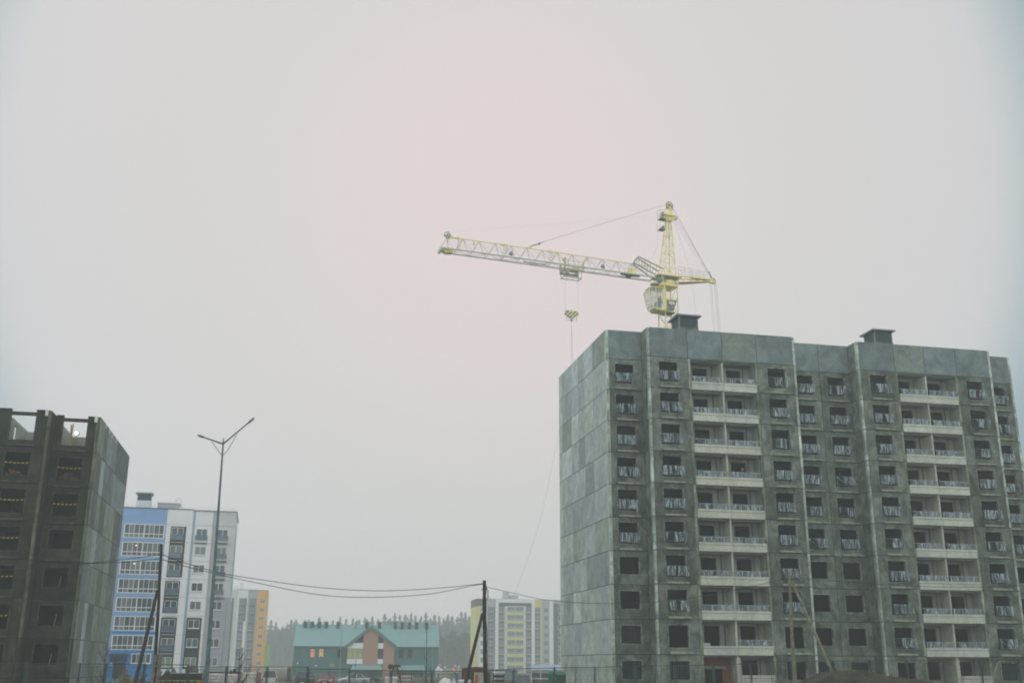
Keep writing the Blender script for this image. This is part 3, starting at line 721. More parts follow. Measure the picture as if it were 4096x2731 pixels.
for pts in ([(1945, 2345), (1954, 2365), (1951, 2385), (1944, 2395)], [(1944, 2340), (1948, 2370), (1955, 2388), (1946, 2400)], [(1945, 2420), (1943, 2470), (1948, 2520), (1951, 2550), (1947, 2590), (1950, 2620), (1948, 2731)], [(1932, 2352), (1925, 2356), (1930, 2360)], [(1930, 2452), (1922, 2460), (1920, 2485), (1918, 2520)]):
    b.tube([at(x, y, 70.8)-q for x, y in pts], .022, 5)
b.build('hanging_wire', CABLEM, PBo)
pc_t = at(3155, 2289, 72); pc_b = at(3180, 2731, 72); dd = (pc_b-pc_t)/(pc_t.z-pc_b.z); bc = pc_t+dd*pc_t.z
s_t = at(3168, 2325, 71.7); s_b = at(3335, 2700, 70); dd = (s_b-s_t)/(s_t.z-s_b.z); sb = s_t+dd*s_t.z
PC = pole((bc.x, 72, 0), (pc_t.x, 72, pc_t.z), .145, .085, WOODL, 'pale weathered wooden pole with a long slanting strut in front of the big unfinished block', ((sb.x, sb.y, 0), tuple(s_t)), WOODL, .105)
b = MB(); b.ring(pc_t-Vector((bc.x, 72, .8)), (0, 0, 1), .13, .02, 10); b.build('wire_lashing', METAL, PC)

# ------------------------------------------------------------------ cables
def cable(pts, r, label, name='power_cable', m_=CABLEM, group=None):
    P = [at(*p) for p in pts]; Q = []
    for i in range(len(P)-1):
        p0 = P[max(i-1, 0)]; p1 = P[i]; p2 = P[i+1]; p3 = P[min(i+2, len(P)-1)]
        for k in range(6):
            t = k/6; Q.append(.5*((2*p1)+(-p0+p2)*t+(2*p0-5*p1+4*p2-p3)*t*t+(-p0+3*p1-3*p2+p3)*t**3))
    Q.append(P[-1]); b = MB(); b.tube(Q, r, 5, caps=False); o = b.build(name, m_, None, smooth=True)
    return tag(o, label, 'cable', group)
cable([(-160, 2265, 52), (100, 2259, 55), (331, 2252, 57.5), (500, 2236, 59.5), (638, 2216, 61)], .019, 'upper of two cables running from the dark pole across the roofless block')
cable([(-160, 2292, 52), (100, 2272, 55), (331, 2254, 57.5), (500, 2247, 59.5), (636, 2234, 61)], .019, 'lower of two cables running from the dark pole across the roofless block')
cable([(648, 2216, 61), (735, 2248, 62), (868, 2287, 63.5), (1000, 2310.5, 65), (1276, 2348, 66.5), (1525, 2361.5, 68.5), (1774, 2349, 70), (1934, 2332, 71)], .02, 'upper sagging cable between the two dark wooden poles')
cable([(648, 2236, 61), (735, 2262, 62), (868, 2294, 63.5), (1000, 2324, 65), (1276, 2377, 66.5), (1498, 2387, 68), (1719, 2374, 69.6), (1885, 2342, 70.6), (1935, 2334, 71)], .02, 'lower sagging cable between the two dark wooden poles')
cable([(1946, 2346, 71), (2064, 2373, 71), (2200, 2400, 71.2), (2424, 2413, 71.4), (2648, 2403, 71.6), (2867, 2373, 71.8), (3060, 2332, 71.9), (3155, 2312, 72)], .016, 'long sagging cable in front of the gable between the dark pole and the pale pole')
cable([(3160, 2303, 72), (3289, 2318.5, 72), (3663, 2343, 72), (3900, 2346, 72), (4081, 2341, 72), (4250, 2330, 72)], .016, 'cable running right from the pale pole along the lower floors')
cable([(2265, 1497, 104.5), (2250, 1600, 103), (2235, 1730, 99), (2210, 1850, 95), (2170, 2040, 88), (2120, 2210, 82), (2050, 2390, 76), (1990, 2500, 72.5), (1951, 2556, 71)], .010, 'thin rope slanting from the top of the gable to the dark wooden pole', m_=ROPEM)

# ------------------------------------------------------------------ fence
FX = [(-60, 2650), (110, 2651), (320, 2652), (425, 2653), (580, 2653), (755, 2656), (908, 2664), (1070, 2664), (1233, 2665), (1400, 2674), (1565, 2680), (1728, 2681), (1890, 2681), (2055, 2671), (2218, 2666), (2380, 2664),
      (2540, 2660), (2698, 2657), (2852, 2654), (3000, 2650), (3165, 2640), (3330, 2639), (3477, 2638), (3625, 2637), (3770, 2637), (3920, 2636), (4070, 2635), (4210, 2635)]
FE = empty('mesh_fence', (0, 0, 0), 0, 'long dark green welded mesh fence panels along the construction site', 'fence')
fp = [at(x, y, 74+8*max(0, (x-2048)/2048)) for x, y in FX]
for i, p in enumerate(fp):
    b = MB(); tilt = random.uniform(-.05, .05)+(-.12 if i > 18 else 0)
    b.tube([(p.x+tilt*-1, p.y, 0), (p.x, p.y, p.z+.03)], .05 if i % 2 else .06, 4); b.build('post', FENCEM, FE)
for i in range(len(fp)-1):
    a, c = fp[i], fp[i+1]; b = MB(); zt0, zt1 = a.z-.05, c.z-.05; zl = .25
    if 8 <= i <= 11 or i < 8: zt0 = zt1 = min(a.z, c.z)-.02
    A = lambda u, z: Vector((a.x+(c.x-a.x)*u, a.y+(c.y-a.y)*u, z))
    zz = lambda u: zt0+(zt1-zt0)*u
    b.bar(A(.03, zz(.03)), A(.97, zz(.97)), .032); b.bar(A(.03, zl), A(.97, zl), .025)
    b.bar(A(.03, zz(.03)-.17), A(.97, zz(.97)-.17), .012)
    for u in (.03, .97): b.bar(A(u, zl), A(u, zz(u)), .022)
    b.bar(A(.5, zl), A(.5, zz(.5)-.15), .022)
    n = 22
    for k in range(1, n): b.bar(A(k/n, zl), A(k/n, zz(k/n)), .0042)
    for k in range(1, 9): z = zl+(zt0-zl)*k/9; b.bar(A(.03, z), A(.97, z), .0042)
    b.build('mesh_panel', FENCEM, FE)

# ------------------------------------------------------------------ finished blocks
def window(parent, u, v, z0, w_, h, cols=2, glass=GLASS, frame=FRAMEW, low=0., sill=True, fr=.06, name='window', fmul=1., mull=.09):
    """frame stands 40 mm proud of the wall, the pane 15 mm"""
    b = MB(); F = v-.045
    b.box(u, u+w_, F, v, z0, z0+fr); b.box(u, u+w_, F, v, z0+h-fr, z0+h); b.box(u, u+fr, F, v, z0+fr, z0+h-fr); b.box(u+w_-fr, u+w_, F, v, z0+fr, z0+h-fr)
    for i in range(1, cols):
        x = u+w_*i/cols; b.box(x-mull/2, x+mull/2, F, v, z0+fr, z0+h-fr)
    if low: b.box(u+fr, u+w_-fr, F+.002, v, z0+low-.04, z0+low+.04)
    if sill: b.box(u-.06, u+w_+.06, v-.13, v, z0-.09, z0-.004)
    o = b.build(name, frame, parent)
    b = MB(); b.box(u+fr, u+w_-fr, v-.016, v-.001, z0+fr, z0+h-fr); b.build('pane', glass, o)
    return o
GL = [GLASS, GLASS, GLASSP, GLASS, mat('blue_curtain_glass', (.08, .14, .17), .15, 0, .5)]
C0 = at(946, 2049, 165)
BB = empty('apartment_building', (C0.x, 165, 0), R(13), 'finished blue and white apartment block with charcoal window bands', 'building')
SB = 2.69; JB = lambda k: 3.97+SB*(k-1)      # k=1..8
b = MB(); b.box(-34, -10.1, -.5, 12, 4.0, 25.05, 0); b.box(-34, -10.1, -.5, 12, -.1, 3.996, 1)
b.build('wall', [PBLUE, BLUE], BB)
b = MB(); b.box(-10.098, -6.35, -.52, 12, -.1, 25.1); b.build('wall', WHITE, BB)
b = MB(); b.box(-6.348, -6.0, -.05, 12, -.1, 25.0); b.build('wall', PSTRIP, BB)
b = MB(); b.box(-5.998, -3.4, -.02, 12, -.1, 24.98); b.build('wall', WHITE, BB)
b = MB(); b.box(-3.398, -2.95, -.03, 12, -.1, 24.97); b.build('wall', GREY, BB)
b = MB(); b.box(-2.948, 0, -.02, 13.4, -.1, 12.2, 0); b.box(-2.948, 0, -.02, 13.4, 12.204, 24.96, 1); b.build('wall', [mat('lilac_grey_render', (.42, .45, .50), .8), PALE], BB)
b = MB(); b.box(.0, .035, 3.2, 11, 13.6, 22.1); b.prism([(.0, 3.2, 13.55), (.0, 7, 13.55), (.0, 3.2, 12.2)], (1, 0, 0), .035); b.build('gable_patch', PSTRIP, BB)
b = MB(); b.box(-34, -6.3, -.6, -.45, 25.06, 25.18); b.box(-6.3, .12, -.15, .0, 24.99, 25.12); b.box(.005, .14, 0, 13.5, 24.99, 25.1)
b.build('roof_edge', DKGREY, BB)
b = MB()
for i in range(28): x = -16+i*.6; b.bar((x, -.3, 25.1), (x, -.3, 25.55), .012)
b.bar((-16.5, -.3, 25.55), (.1, -.3, 25.55), .012); b.bar((-16.5, -.3, 25.35), (.1, -.3, 25.35), .010); b.build('roof_railing', METAL, BB)
# panel joints
b = MB()
for k in range(1, 9): b.box(-10.1, -6.35, -.527, -.50, JB(k)-.02, JB(k)+.02); b.box(-6.3, 0, -.056, -.0, JB(k)-.02, JB(k)+.02); b.box(-.0, .01, 0, 13.3, JB(k)-.02, JB(k)+.02)
b.box(-4.4+1, -3.36, -.055, 0, 0, 24.9)
b.build('wall_joint', mat('joint_grey', (.36, .39, .40), .8), BB)
# charcoal bands
for (u0, u1, z0, z1, v) in ((-9.42, -7.18, 14.95, 22.5, -.55), (-9.5, -7.35, 9.72, 14.4, -.55), (-9.55, -7.3, 1.82, 9.12, -.55), (-5.95, -3.78, 1.84, 9.15, -.075)):
    b = MB(); b.box(u0, u1, v, v+.06, z0, z1); b.build('charcoal_band', DARK, BB)
for k in range(1, 9):
    z1 = JB(k)-.50; gl = BLIND if k == 1 else random.choice(GL)
    fr_ = k not in (1,)
    z0 = z1-1.72 if fr_ else z1-1.35
    o = window(BB, -9.28, -.55, z0, 1.75, z1-z0, 2, gl, sill=not fr_)
    if fr_:
        b = MB(); b.box(-9.34, -7.46, -.66, -.64, z0+.0, z0+.72); b.build('glass_balustrade', mat('blue_balustrade_glass', (.10, .16, .20), .1, 0, .6), o)
        b = MB(); b.box(-9.36, -7.44, -.70, -.62, z0-.07, z0-.005); b.box(-9.36, -7.44, -.68, -.63, z0+.725, z0+.76); b.build('balustrade_rail', mat('blue_grey_metal', (.22, .32, .42), .5), o)
        b = MB(); b.box(-9.3, -7.5, -.75, -.56, z0-.50, z0-.43); b.build('shelf', PALE, BB)
    gl = BLIND if k == 1 else random.choice(GL)
    fr_ = k == 8
    z0 = z1-1.7 if fr_ else z1-1.22
    o = window(BB, -5.7, -.078 if k < 4 else -.026, z0, 1.62, z1-z0, 2, gl)
    if fr_: b = MB(); b.box(-5.8, -3.98, -.2, -.16, z0-.02, z0+.7); b.build('glass_balustrade', mat('blue_balustrade_glass', ()), o); b = MB(); b.box(-5.85, -3.95, -.35, -.04, z0-.5, z0-.38); b.build('shelf', DKGREY, BB)
    fr_ = k in (8, 7, 6, 5); z0 = z1-1.68 if fr_ else z1-1.22
    o = window(BB, -2.55, -.026, z0, 1.5, z1-z0, 2, random.choice(GL))
    if fr_: b = MB(); b.box(-2.66, -.95, -.2, -.16, z0-.02, z0+.68); b.build('glass_balustrade', mat('blue_balustrade_glass', ()), o); b = MB(); b.box(-2.7, -.92, -.35, -.04, z0-.52, z0-.36); b.build('shelf', DKGREY, BB)
# loggia glazing rows
def glazing(parent, u0, z0, n, pw, H, low, v, glasses):
    b = MB(); W = n*pw; b.box(u0-.08, u0+W+.1, v-.06, v, z0-.12, z0); b.box(u0-.08, u0+W+.1, v-.06, v, z0+H, z0+H+.12); b.box(u0, u0+W, v-.05, v, z0+low-.06, z0+low+.06)
    for i in range(n+1):
        ww = .17 if i in (0, n//2, n) else .075
        b.box(u0+i*pw-ww/2, u0+i*pw+ww/2, v-.055, v, z0, z0+H)
    o = b.build('glazing_frame', FRAMEW, parent)
    gm = list({m.name: m for m in glasses}.values()); b = MB()
    for i in range(n):
        b.box(u0+i*pw+.03, u0+(i+1)*pw-.03, v-.02, v-.004, z0+.01, z0+low-.05, m=random.randrange(len(gm))); b.box(u0+i*pw+.03, u0+(i+1)*pw-.03, v-.021, v-.004, z0+low+.05, z0+H-.01, m=random.randrange(len(gm)))
    b.build('pane', gm, o); return o
GLW = [GLASS, GLASSP, mat('grey_glass', (.09, .12, .125), .12, 0, .5)]
for k in range(2, 9):
    for u0 in (-16.1, -22.3):
        glazing(BB, u0, JB(k)-2.08, 8, .716, 1.86, .52, -.5, GLW)
        b = MB(); b.box(u0-.1, u0+5.85, -.56, -.5, JB(k-1)+.06, JB(k-1)+.44); b.build('loggia_band', BLUE if k < 4 else PBLUE, BB)
for (k, u) in ((7, -14.15), (6, -14.17)):
    b = MB(); b.disc((u, -.55, JB(k)-.62), (0, 1, 0), .075, .08, 8); b.build('lit_bulb', mat('warm_bulb', (1, .8, .6), emit=(1, .72, .45), estr=3.5), BB)
# entrance
b = MB(); b.box(-16.2, -13.75, -1.7, -.5, 3.72, 3.92); b.build('entrance_canopy', mat('dark_teal', (.03, .08, .10), .6), BB)
b = MB(); b.box(-15.6, -13.9, -.56, -.5, .2, 2.75); b.build('entrance_door', mat('dark_green_door', (.02, .035, .03), .6), BB)
b = MB(); b.box(-16.15, -13.8, -.54, -.5, 2.8, 3.7); b.build('entrance_wall', mat('navy_render', (.04, .10, .22), .8), BB)
b = MB(); b.box(-15.98, -15.72, -.57, -.54, 2.25, 2.65); o = b.build('number_plate', WHITE, BB)
b = MB(); b.box(-15.87, -15.83, -.585, -.57, 2.32, 2.58); b.box(-15.9, -15.87, -.585, -.57, 2.5, 2.54); b.build('digit', BLACK, o)
b = MB()
for x in (-16.2, -14.0, -11.4): b.bar((x, -1.6, 0), (x, -1.6, 4.75 if x < -12 else 3.6), .05)
b.bar((-16.5, -1.6, 4.72), (-12, -1.6, 4.72), .07); b.bar((-16.5, -1.6, 3.62), (-11.3, -1.6, 3.62), .06); b.build('pipe_frame', mat('teal_pipe', (.02, .14, .20), .5), BB)
glazing(BB, -13.15, 2.62, 4, .66, 1.25, 0.02, -.5, GLW)
b = MB(); b.box(-34, -.0, -.56, -.53, -.1, .5); b.build('plinth', BLUE, BB)
# roof items
b = MB(); b.box(-15.08, -13.0, 2, 4, 24.9, 26.6); o = b.build('roof_vent', PALE, BB)
b = MB(); b.box(-15.0, -13.08, 2.04, 3.96, 26.6, 27.6); b.build('louvre', SHEET, o); b = MB(); b.box(-15.3, -12.8, 1.75, 4.2, 27.6, 27.8); b.build('cap', METAL, o)
b = MB(); b.box(-12.0, -8.9, 3, 6, 24.9, 26.35); b.box(-12.1, -8.7, 2.9, 6.1, 26.35, 26.5); b.build('roof_hut', mat('hut_render', (.36, .40, .38), .8), BB)
b = MB()
for y in (3.4, 3.9): b.tube([(-8.5, y, 25), (-8.5, y, 26.6), (-8.65, y, 27.1), (-9.0, y, 27.25), (-9.35, y, 27.1), (-9.5, y, 26.5)], .03, 5)
for z in (25.4, 25.8, 26.2, 26.6): b.bar((-8.5, 3.4, z), (-8.5, 3.9, z), .02)
b.build('roof_ladder', RAILW, BB)

# orange / grey block
C1 = at(1074.5, 2362, 362)
OB = empty('apartment_building', (C1.x, 362, 0), ANG, 'misty block with an orange end strip of windows beside the blue block', 'building')
b = MB(); b.box(-3.35, 0, -.02, 13, -.1, 25.85); b.build('wall', ORANGE, OB)
b = MB(); b.box(-9.9, -6.5, 0, 13, -.1, 26.05); b.build('wall', WHITE, OB)
b = MB(); b.box(-6.498, -3.352, .3, 13, -.1, 26.0); b.build('wall', GREY, OB)
b = MB(); b.box(-34, -9.902, -.6, 13, -.1, 26.0); b.build('wall', PALE, OB)
b = MB(); b.box(.02, .12, .2, 13, -.1, 25.6); b.build('gable_wall', mat('cream_render', (.72, .68, .5), .8), OB)
b = MB(); b.box(.15, 1.85, 1, 10, -.1, 8.8); b.build('low_wing', LIME, OB)
for (u0, u1, z1, v) in ((-9.2, -6.8, 23.35, -.02), (-5.95, -3.85, 23.3, .28), (-13.4, -10.9, 23.3, -.62)):
    b = MB(); b.box(u0, u1, v, v+.05, 0, z1); b.build('dark_band', DKGREY, OB)
b = MB(); b.box(-7.4, -6.55, -.3, 0, 7.7, 16); b.build('white_fin', WHITE, OB)
b = MB(); b.box(-3.5, .1, -.12, 0, 25.86, 26.0); b.box(-10, -3.5, -.1, .2, 26.06, 26.2); b.build('roof_edge', DKGREY, OB)
for k in range(9):
    z = 21.8-k*2.8+.0
    if z < -1: continue
    z = max(z, .3)
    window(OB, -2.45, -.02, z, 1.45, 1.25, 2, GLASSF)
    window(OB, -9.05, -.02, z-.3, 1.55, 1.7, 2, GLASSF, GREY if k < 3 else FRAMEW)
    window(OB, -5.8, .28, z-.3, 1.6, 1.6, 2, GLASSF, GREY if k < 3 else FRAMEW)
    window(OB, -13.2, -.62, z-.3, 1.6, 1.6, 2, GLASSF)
b = MB(); b.box(-9.6, -8.4, 4, 6, 26, 28.6); b.box(-11.5, -9.6, 4, 7, 26, 27.4); b.build('roof_hut', PALE, OB)

# yellow / grey block
YB = empty('apartment_building', (-11.589, 379, 0), ANG, 'misty block with pale yellow loggias and white fins beyond the dark wooden pole', 'building')
YT = 24.75
def yb(name, u0, u1, v, z0, z1, mt, d=.25):
    b = MB(); b.box(u0, u1, v, v+d, z0, z1); return b.build(name, mt, YB)
b = MB(); b.box(0, 46, 0, 13, -.1, YT); b.build('wall', GREY, YB)
yb('corner_band', .0, 3.3, -.08, 22.2, YT-.1, DKGREY, .06); yb('side_wall', .02, 3.0, -.07, 17, 22.2, YELLOW, .06); yb('side_wall', .05, 1.0, -.072, -.1, 17, PALE, .06); yb('side_wall', 1.0, 3.2, -.073, -.1, 12, WHITE, .06)
b = MB(); b.box(-.05, -.001, 0, 12.8, -.1, 22.1, 0); b.box(-.05, -.001, 0, 12.8, 22.104, YT-.05, 1); b.build('gable_wall', [YELLOW, DKGREY], YB)
for off in (0, 21.2):
    if off == 0: yb('white_fin', 6.45, 7.5, -.5, -.1, YT-.12, WHITE, .45); yb('white_fin', 19.3, 20.35, -.5, -.1, YT-.12, WHITE, .45); yb('white_lintel', 7.5, 19.3, -.5, 23.45, YT-.121, WHITE, .45)
    yb('dark_band', 7.52+off*.932, 9.6+off*.932, -.1, -.1, 23.44, DKGREY, .09)
yb('dark_band', 9.62, 17.35, -.1, 22.35, 23.44, DKGREY, .09)
yb('dark_band', 17.37, 19.28, -.1, -.1, 23.44, DKGREY, .09); yb('dark_band', 3.8, 6.1, -.1, -.1, 22.0, DKGREY, .09); yb('dark_band', 20.4, 22.4, -.1, -.1, 22.0, DKGREY, .09)
yb('yellow_strip', 22.42, 23.0, -.12, -.1, YT-.1, YELLOW, .1); yb('yellow_strip', 20.4, 22.4, -.11, 22.02, YT-.1, YELLOW, .1)
yb('white_fin', 25.7, 27.0, -.4, -.1, YT-.12, WHITE, .35); yb('loggia_wall', 9.62, 17.35, -.06, -.1, 22.33, PALE, .05)
for k in range(8):
    z = 20.35-k*2.8
    zz_ = max(z, .3)
    yb('loggia_band', 10.3, 16.7, -.16, z-1.0 if z > 1.2 else -.1, z-.15, YELLOW, .1) if z > .3 else None
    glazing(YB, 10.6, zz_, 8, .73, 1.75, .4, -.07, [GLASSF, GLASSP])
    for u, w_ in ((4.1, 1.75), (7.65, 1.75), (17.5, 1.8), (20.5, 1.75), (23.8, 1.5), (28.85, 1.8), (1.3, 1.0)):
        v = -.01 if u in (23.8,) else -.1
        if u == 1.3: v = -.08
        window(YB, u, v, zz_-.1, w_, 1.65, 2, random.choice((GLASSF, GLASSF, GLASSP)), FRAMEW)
b = MB(); b.box(10, 11.9, 3, 6, YT, 27.3); b.box(12.3, 15.2, 3, 7, YT, 26.2); b.box(40, 42, 3, 6, YT, 27.2); b.build('roof_hut', GREY, YB)
b = MB(); b.tube([(14, 3, 26), (14, 3, 27.2), (14.4, 3, 27.6), (14.9, 3, 27.2), (14.9, 3, 26)], .05, 5); b.build('roof_ladder', METAL, YB)

# ------------------------------------------------------------------ school
SC = empty('school_building', (-30.64, 245, 0), R(6), 'low teal building with a metal roof and a salmon gable, wall vents on its ridge', 'building')
EV, RG = 6.75, 11.25
b = MB(); b.box(-17.1, 14.6, 0, 13, -.1, EV-.05); 
b.prism([(-17.1, 0, EV-.05), (-17.1, 6.5, RG-.1), (-17.1, 13, EV-.05)], (1, 0, 0), 31.7); b.build('wall', TEALW, SC)
b = MB(); 
for sgn, y0, y1 in ((0, -.5, 6.5), (1, 13.5, 6.5)):
    z0 = EV-.3; b.add([(-17.35, y0, z0), (14.85, y0, z0), (14.85, y1, RG), (-17.35, y1, RG), (-17.35, y0, z0-.12), (14.85, y0, z0-.12), (14.85, y1, RG-.12), (-17.35, y1, RG-.12)], [(0, 1, 2, 3), (7, 6, 5, 4), (0, 4, 5, 1), (1, 5, 6, 2), (3, 7, 4, 0)])
for i in range(54):
    x = -17.3+i*.6; b.bar((x, -.5, z0+.03), (x, 6.5, RG+.03), .022)
b.bar((-17.35, 1.9, EV+1.3), (14.85, 1.9, EV+1.3), .04); b.bar((-17.35, 1.7, EV+1.1), (14.85, 1.7, EV+1.1), .03)
b.build('roof', TEALR, SC)
# projecting gable
AX, AZ = -.28, 10.95; GL_, GR_ = -6.0, 5.6; GV = -1.5
b = MB(); b.prism([(GL_+.5, GV, -.1), (GR_-.3, GV, -.1), (GR_-.3, GV, EV), (AX, GV, AZ-.45), (GL_+.5, GV, EV)], (0, 1, 0), 1.6); b.build('gable_wall', TEALW, SC)
b = MB()
for xa in (GL_, GR_):
    b.add([(xa, GV-.35, EV-.35), (AX, GV-.35, AZ), (AX, 5.5, AZ), (xa, 3.2, EV-.35), (xa, GV-.35, EV-1.15), (AX, GV-.35, AZ-.85), (AX, 5.5, AZ-.45), (xa, 3.2, EV-.75)], [(0, 1, 2, 3), (7, 6, 5, 4), (0, 4, 5, 1), (3, 2, 6, 7), (0, 3, 7, 4)])
b.build('gable_roof', mat('gable_trim', (.12, .22, .205), .6), SC)
slope = lambda x: EV+(AZ-.45-EV)*(1-abs(x-AX)/((AX-GL_-.4) if x < AX else (GR_-.3-AX)))-.1
def cl(name, x0, x1, z0, z1, mt, v, top=False):
    b = MB(); 
    if top:
        P_ = [(x0, v, z0), (x1, v, z0), (x1, v, slope(x1))]+([(AX, v, slope(AX))] if x0 < AX < x1 else [])+[(x0, v, slope(x0))]
        b.prism(P_, (0, 1, 0), .1)
    else: b.box(x0, x1, v, v+.1, z0, z1)
    return b.build(name, mt, SC)
cl('brick_panel', -1.95, 1.3, 2.3, 0, SALMON, GV-.1, True); cl('brick_panel', 2.5, 4.85, -.1, 0, SALMON, GV-.1, True)
cl('white_panel', -5.35, -1.97, 5.95, 7.15, WHITE, GV-.09); cl('white_panel', -5.35, -1.97, 2.7, 3.8, WHITE, GV-.09)
cl('white_panel', 1.32, 2.48, 5.95, 7.15, WHITE, GV-.09); cl('white_panel', 1.32, 2.48, 2.7, 3.8, WHITE, GV-.09)
b = MB(); b.prism([(-4.7, GV-.05, 7.17), (-1.97, GV-.05, 7.17), (-1.97, GV-.05, 9.1)], (0, 1, 0), .05); b.prism([(1.32, GV-.05, 7.17), (2.48, GV-.05, 7.17), (2.48, GV-.05, 8.35), (1.32, GV-.05, 9.4)], (0, 1, 0), .05); b.build('gable_glazing', DARK, SC)
o = window(SC, -5.35, GV-.04, 3.82, 3.36, 2.1, 3, mat('lit_olive_room', (.25, .28, .15), .3, emit=(.62, .62, .30), estr=.18), DARK, low=1.45, sill=False)
window(SC, 1.32, GV-.04, 3.82, 1.15, 2.1, 1, DARK, DARK, sill=False)
LITO = mat('lit_orange_room', (.5, .25, .12), .5, emit=(.95, .42, .22), estr=.3); LITY = mat('lit_amber_room', (.5, .32, .12), .5, emit=(.95, .60, .28), estr=.3)
for x, gm in ((-13.5, LITO), (-11.6, LITY), (-7.6, DARK), (5.95, DARK), (7.85, DARK)):
    o = window(SC, x, 0, 4.0, 1.05, 1.9, 1, gm, DARK, low=1.3, sill=False)
    if gm is LITY: b = MB(); b.prism([(x+.3, -.03, 4.06), (x+.75, -.03, 4.06), (x+.52, -.03, 4.6)], (0, 1, 0), .012); b.build('plant_silhouette', TWIG, o)
b = MB()
for x0, x1 in ((-4.3, 2.45), (5.6, 11.8)): b.add([(x0, -3.6, 1.6), (x1, -3.6, 1.6), (x1-.3, -1.4 if x0 < 0 else 0, 2.55), (x0+.3, -1.4 if x0 < 0 else 0, 2.55), (x0, -3.6, 1.45), (x1, -3.6, 1.45), (x1, -1.4 if x0 < 0 else 0, 1.45), (x0, -1.4 if x0 < 0 else 0, 1.45)], [(0, 1, 2, 3), (0, 4, 5, 1), (1, 5, 6, 2), (3, 7, 4, 0), (4, 7, 6, 5)])
b.build('entrance_canopy', TEALR, SC)
for x in (-4, -2, 0, 2.2, 5.9, 8, 10, 11.5): b = MB(); b.bar((x, -3.4, 0), (x, -3.4, 1.5), .07); b.build('canopy_post', mat('blue_grey_post', (.12, .2, .22), .6), SC)
b = MB(); b.box(-9.1, -8.05, -.06, 0, 2.1, 2.7); b.build('wall_plate', mat('plate', (.3, .38, .3), .6), SC)
b = MB(); b.bar((11.9, -.08, 0), (11.9, -.08, EV-.4), .07); b.bar((13.4, -.08, 0), (13.4, -.08, EV-.4), .06); b.bar((-17.0, -.08, 0), (-17.0, -.08, EV-.4), .05); b.build('downpipe', mat('pale_pipe', (.3, .42, .42), .6), SC)
for x in (-15.35, -13.8, -12.2, -10.6, -8.0, -1.5, 1.35, 4.95, 6.55, 8.15, 9.75, 12.1):
    b = MB(); b.box(x-.38, x+.38, 5.2, 6.2, 9.8, 11.75); b.box(x-.44, x+.44, 5.1, 6.3, 11.75, 11.84); o = b.build('ridge_vent', mat('dark_teal_sheet', (.035, .10, .10), .6), SC)
    b = MB(); b.bar((x, 5.7, 11.84), (x, 5.7, 12.1), .03); b.disc((x, 5.7, 12.15), (0, 0, 1), .10, .12, 8); b.build('vent_cowl', METAL, o)
b = MB(); b.bar((-4, 5.2, 9.6), (-4, 5.2, 11.6), .1); b.build('flue', SHEET, SC)

# ------------------------------------------------------------------ tower crane
TX = at(1700+1750/1.8092, 750+640/1.8092, 112)
CR = empty('tower_crane', (TX.x, 112, 0), math.atan2(-math.cos(R(70)), -math.sin(R(70))), 'yellow lattice tower crane rising behind the unfinished block with a striped hook block', 'crane')
ZP = 43.3
def lattice(b, z0, z1, hx0, hx1, cx0, cx1, n, r, rd, hy0=None, hy1=None):
    hy0 = hx0 if hy0 is None else hy0; hy1 = hx1 if hy1 is None else hy1
    def P_(i, t): sx, sy = ((-1, -1), (1, -1), (1, 1), (-1, 1))[i]; return Vector((cx0+(cx1-cx0)*t+sx*(hx0+(hx1-hx0)*t), sy*(hy0+(hy1-hy0)*t), z0+(z1-z0)*t))
    for i in range(4): b.bar(P_(i, 0), P_(i, 1), r)
    for k in range(n):
        for i in range(4):
            j = (i+1) % 4; a, c = (i, j) if (k+i) % 2 else (j, i)
            b.bar(P_(a, k/n), P_(c, (k+1)/n), rd)
        for i in range(4): b.bar(P_(i, (k+1)/n), P_((i+1) % 4, (k+1)/n), rd)
b = MB(); lattice(b, 0, ZP, .8, .8, 0, 0, 26, .075, .032); b.build('mast', CRANEY, CR)
b = MB(); b.box(-1.35, 1.6, -1.0, 1.0, ZP+.85, ZP+.97); b.box(-.9, 1.2, -.9, .9, ZP-.3, ZP+.0)
for sx in (-1, 1):
    for sy in (-1, 1): b.bar((sx*.8, sy*.8, ZP-.6), (sx*1.1, sy*.9, ZP+.9), .06); b.bar((sx*.9, sy*.9, ZP), (sx*.2, sy*.2, ZP+.9), .05)
b.disc((0, 0, ZP+.2), (0, 0, 1), .95, .35, 16); b.build('slewing_platform', CRANEY, CR)
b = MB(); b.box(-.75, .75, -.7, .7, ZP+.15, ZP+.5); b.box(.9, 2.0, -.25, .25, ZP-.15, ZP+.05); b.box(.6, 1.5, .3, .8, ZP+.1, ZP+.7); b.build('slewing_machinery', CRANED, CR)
b = MB(); lattice(b, ZP+.95, 51.4, .75, .2, .0, -.48, 7, .06, .03, .75, .25); b.build('tower_head', CRANEY, CR)
b = MB(); b.box(-1.1, .42, -.5, .5, 51.75, 51.87); b.prism([(-.95, -.3, 51.2), (.1, -.3, 51.2), (.35, -.3, 51.75), (-1.1, -.3, 51.75)], (0, 1, 0), .6); b.prism([(-1.5, -.15, 51.65), (-.9, -.15, 51.3), (-.9, -.15, 51.75), (-1.4, -.15, 51.95)], (0, 1, 0), .3)
b.prism([(-.95, -.2, 51.87), (-.35, -.2, 51.87), (-.5, -.2, 53.0), (-.8, -.2, 53.0)], (0, 1, 0), .4); b.build('head_platform', CRANEY, CR)
b = MB(); b.box(.25, .95, .1, .8, 51.05, 51.12); b.box(.35, 1.05, .1, .8, 49.75, 49.82); b.prism([(.3, .15, 49.82), (.95, .15, 49.82), (.5, .15, 50.35)], (0, 1, 0), .5)
for x, z0, z1 in ((.95, 51.1, 52.1), (.3, 51.1, 52.1), (1.05, 49.8, 50.8)):
    for y in (.1, .8): b.bar((x, y, z0), (x, y, z1), .018)
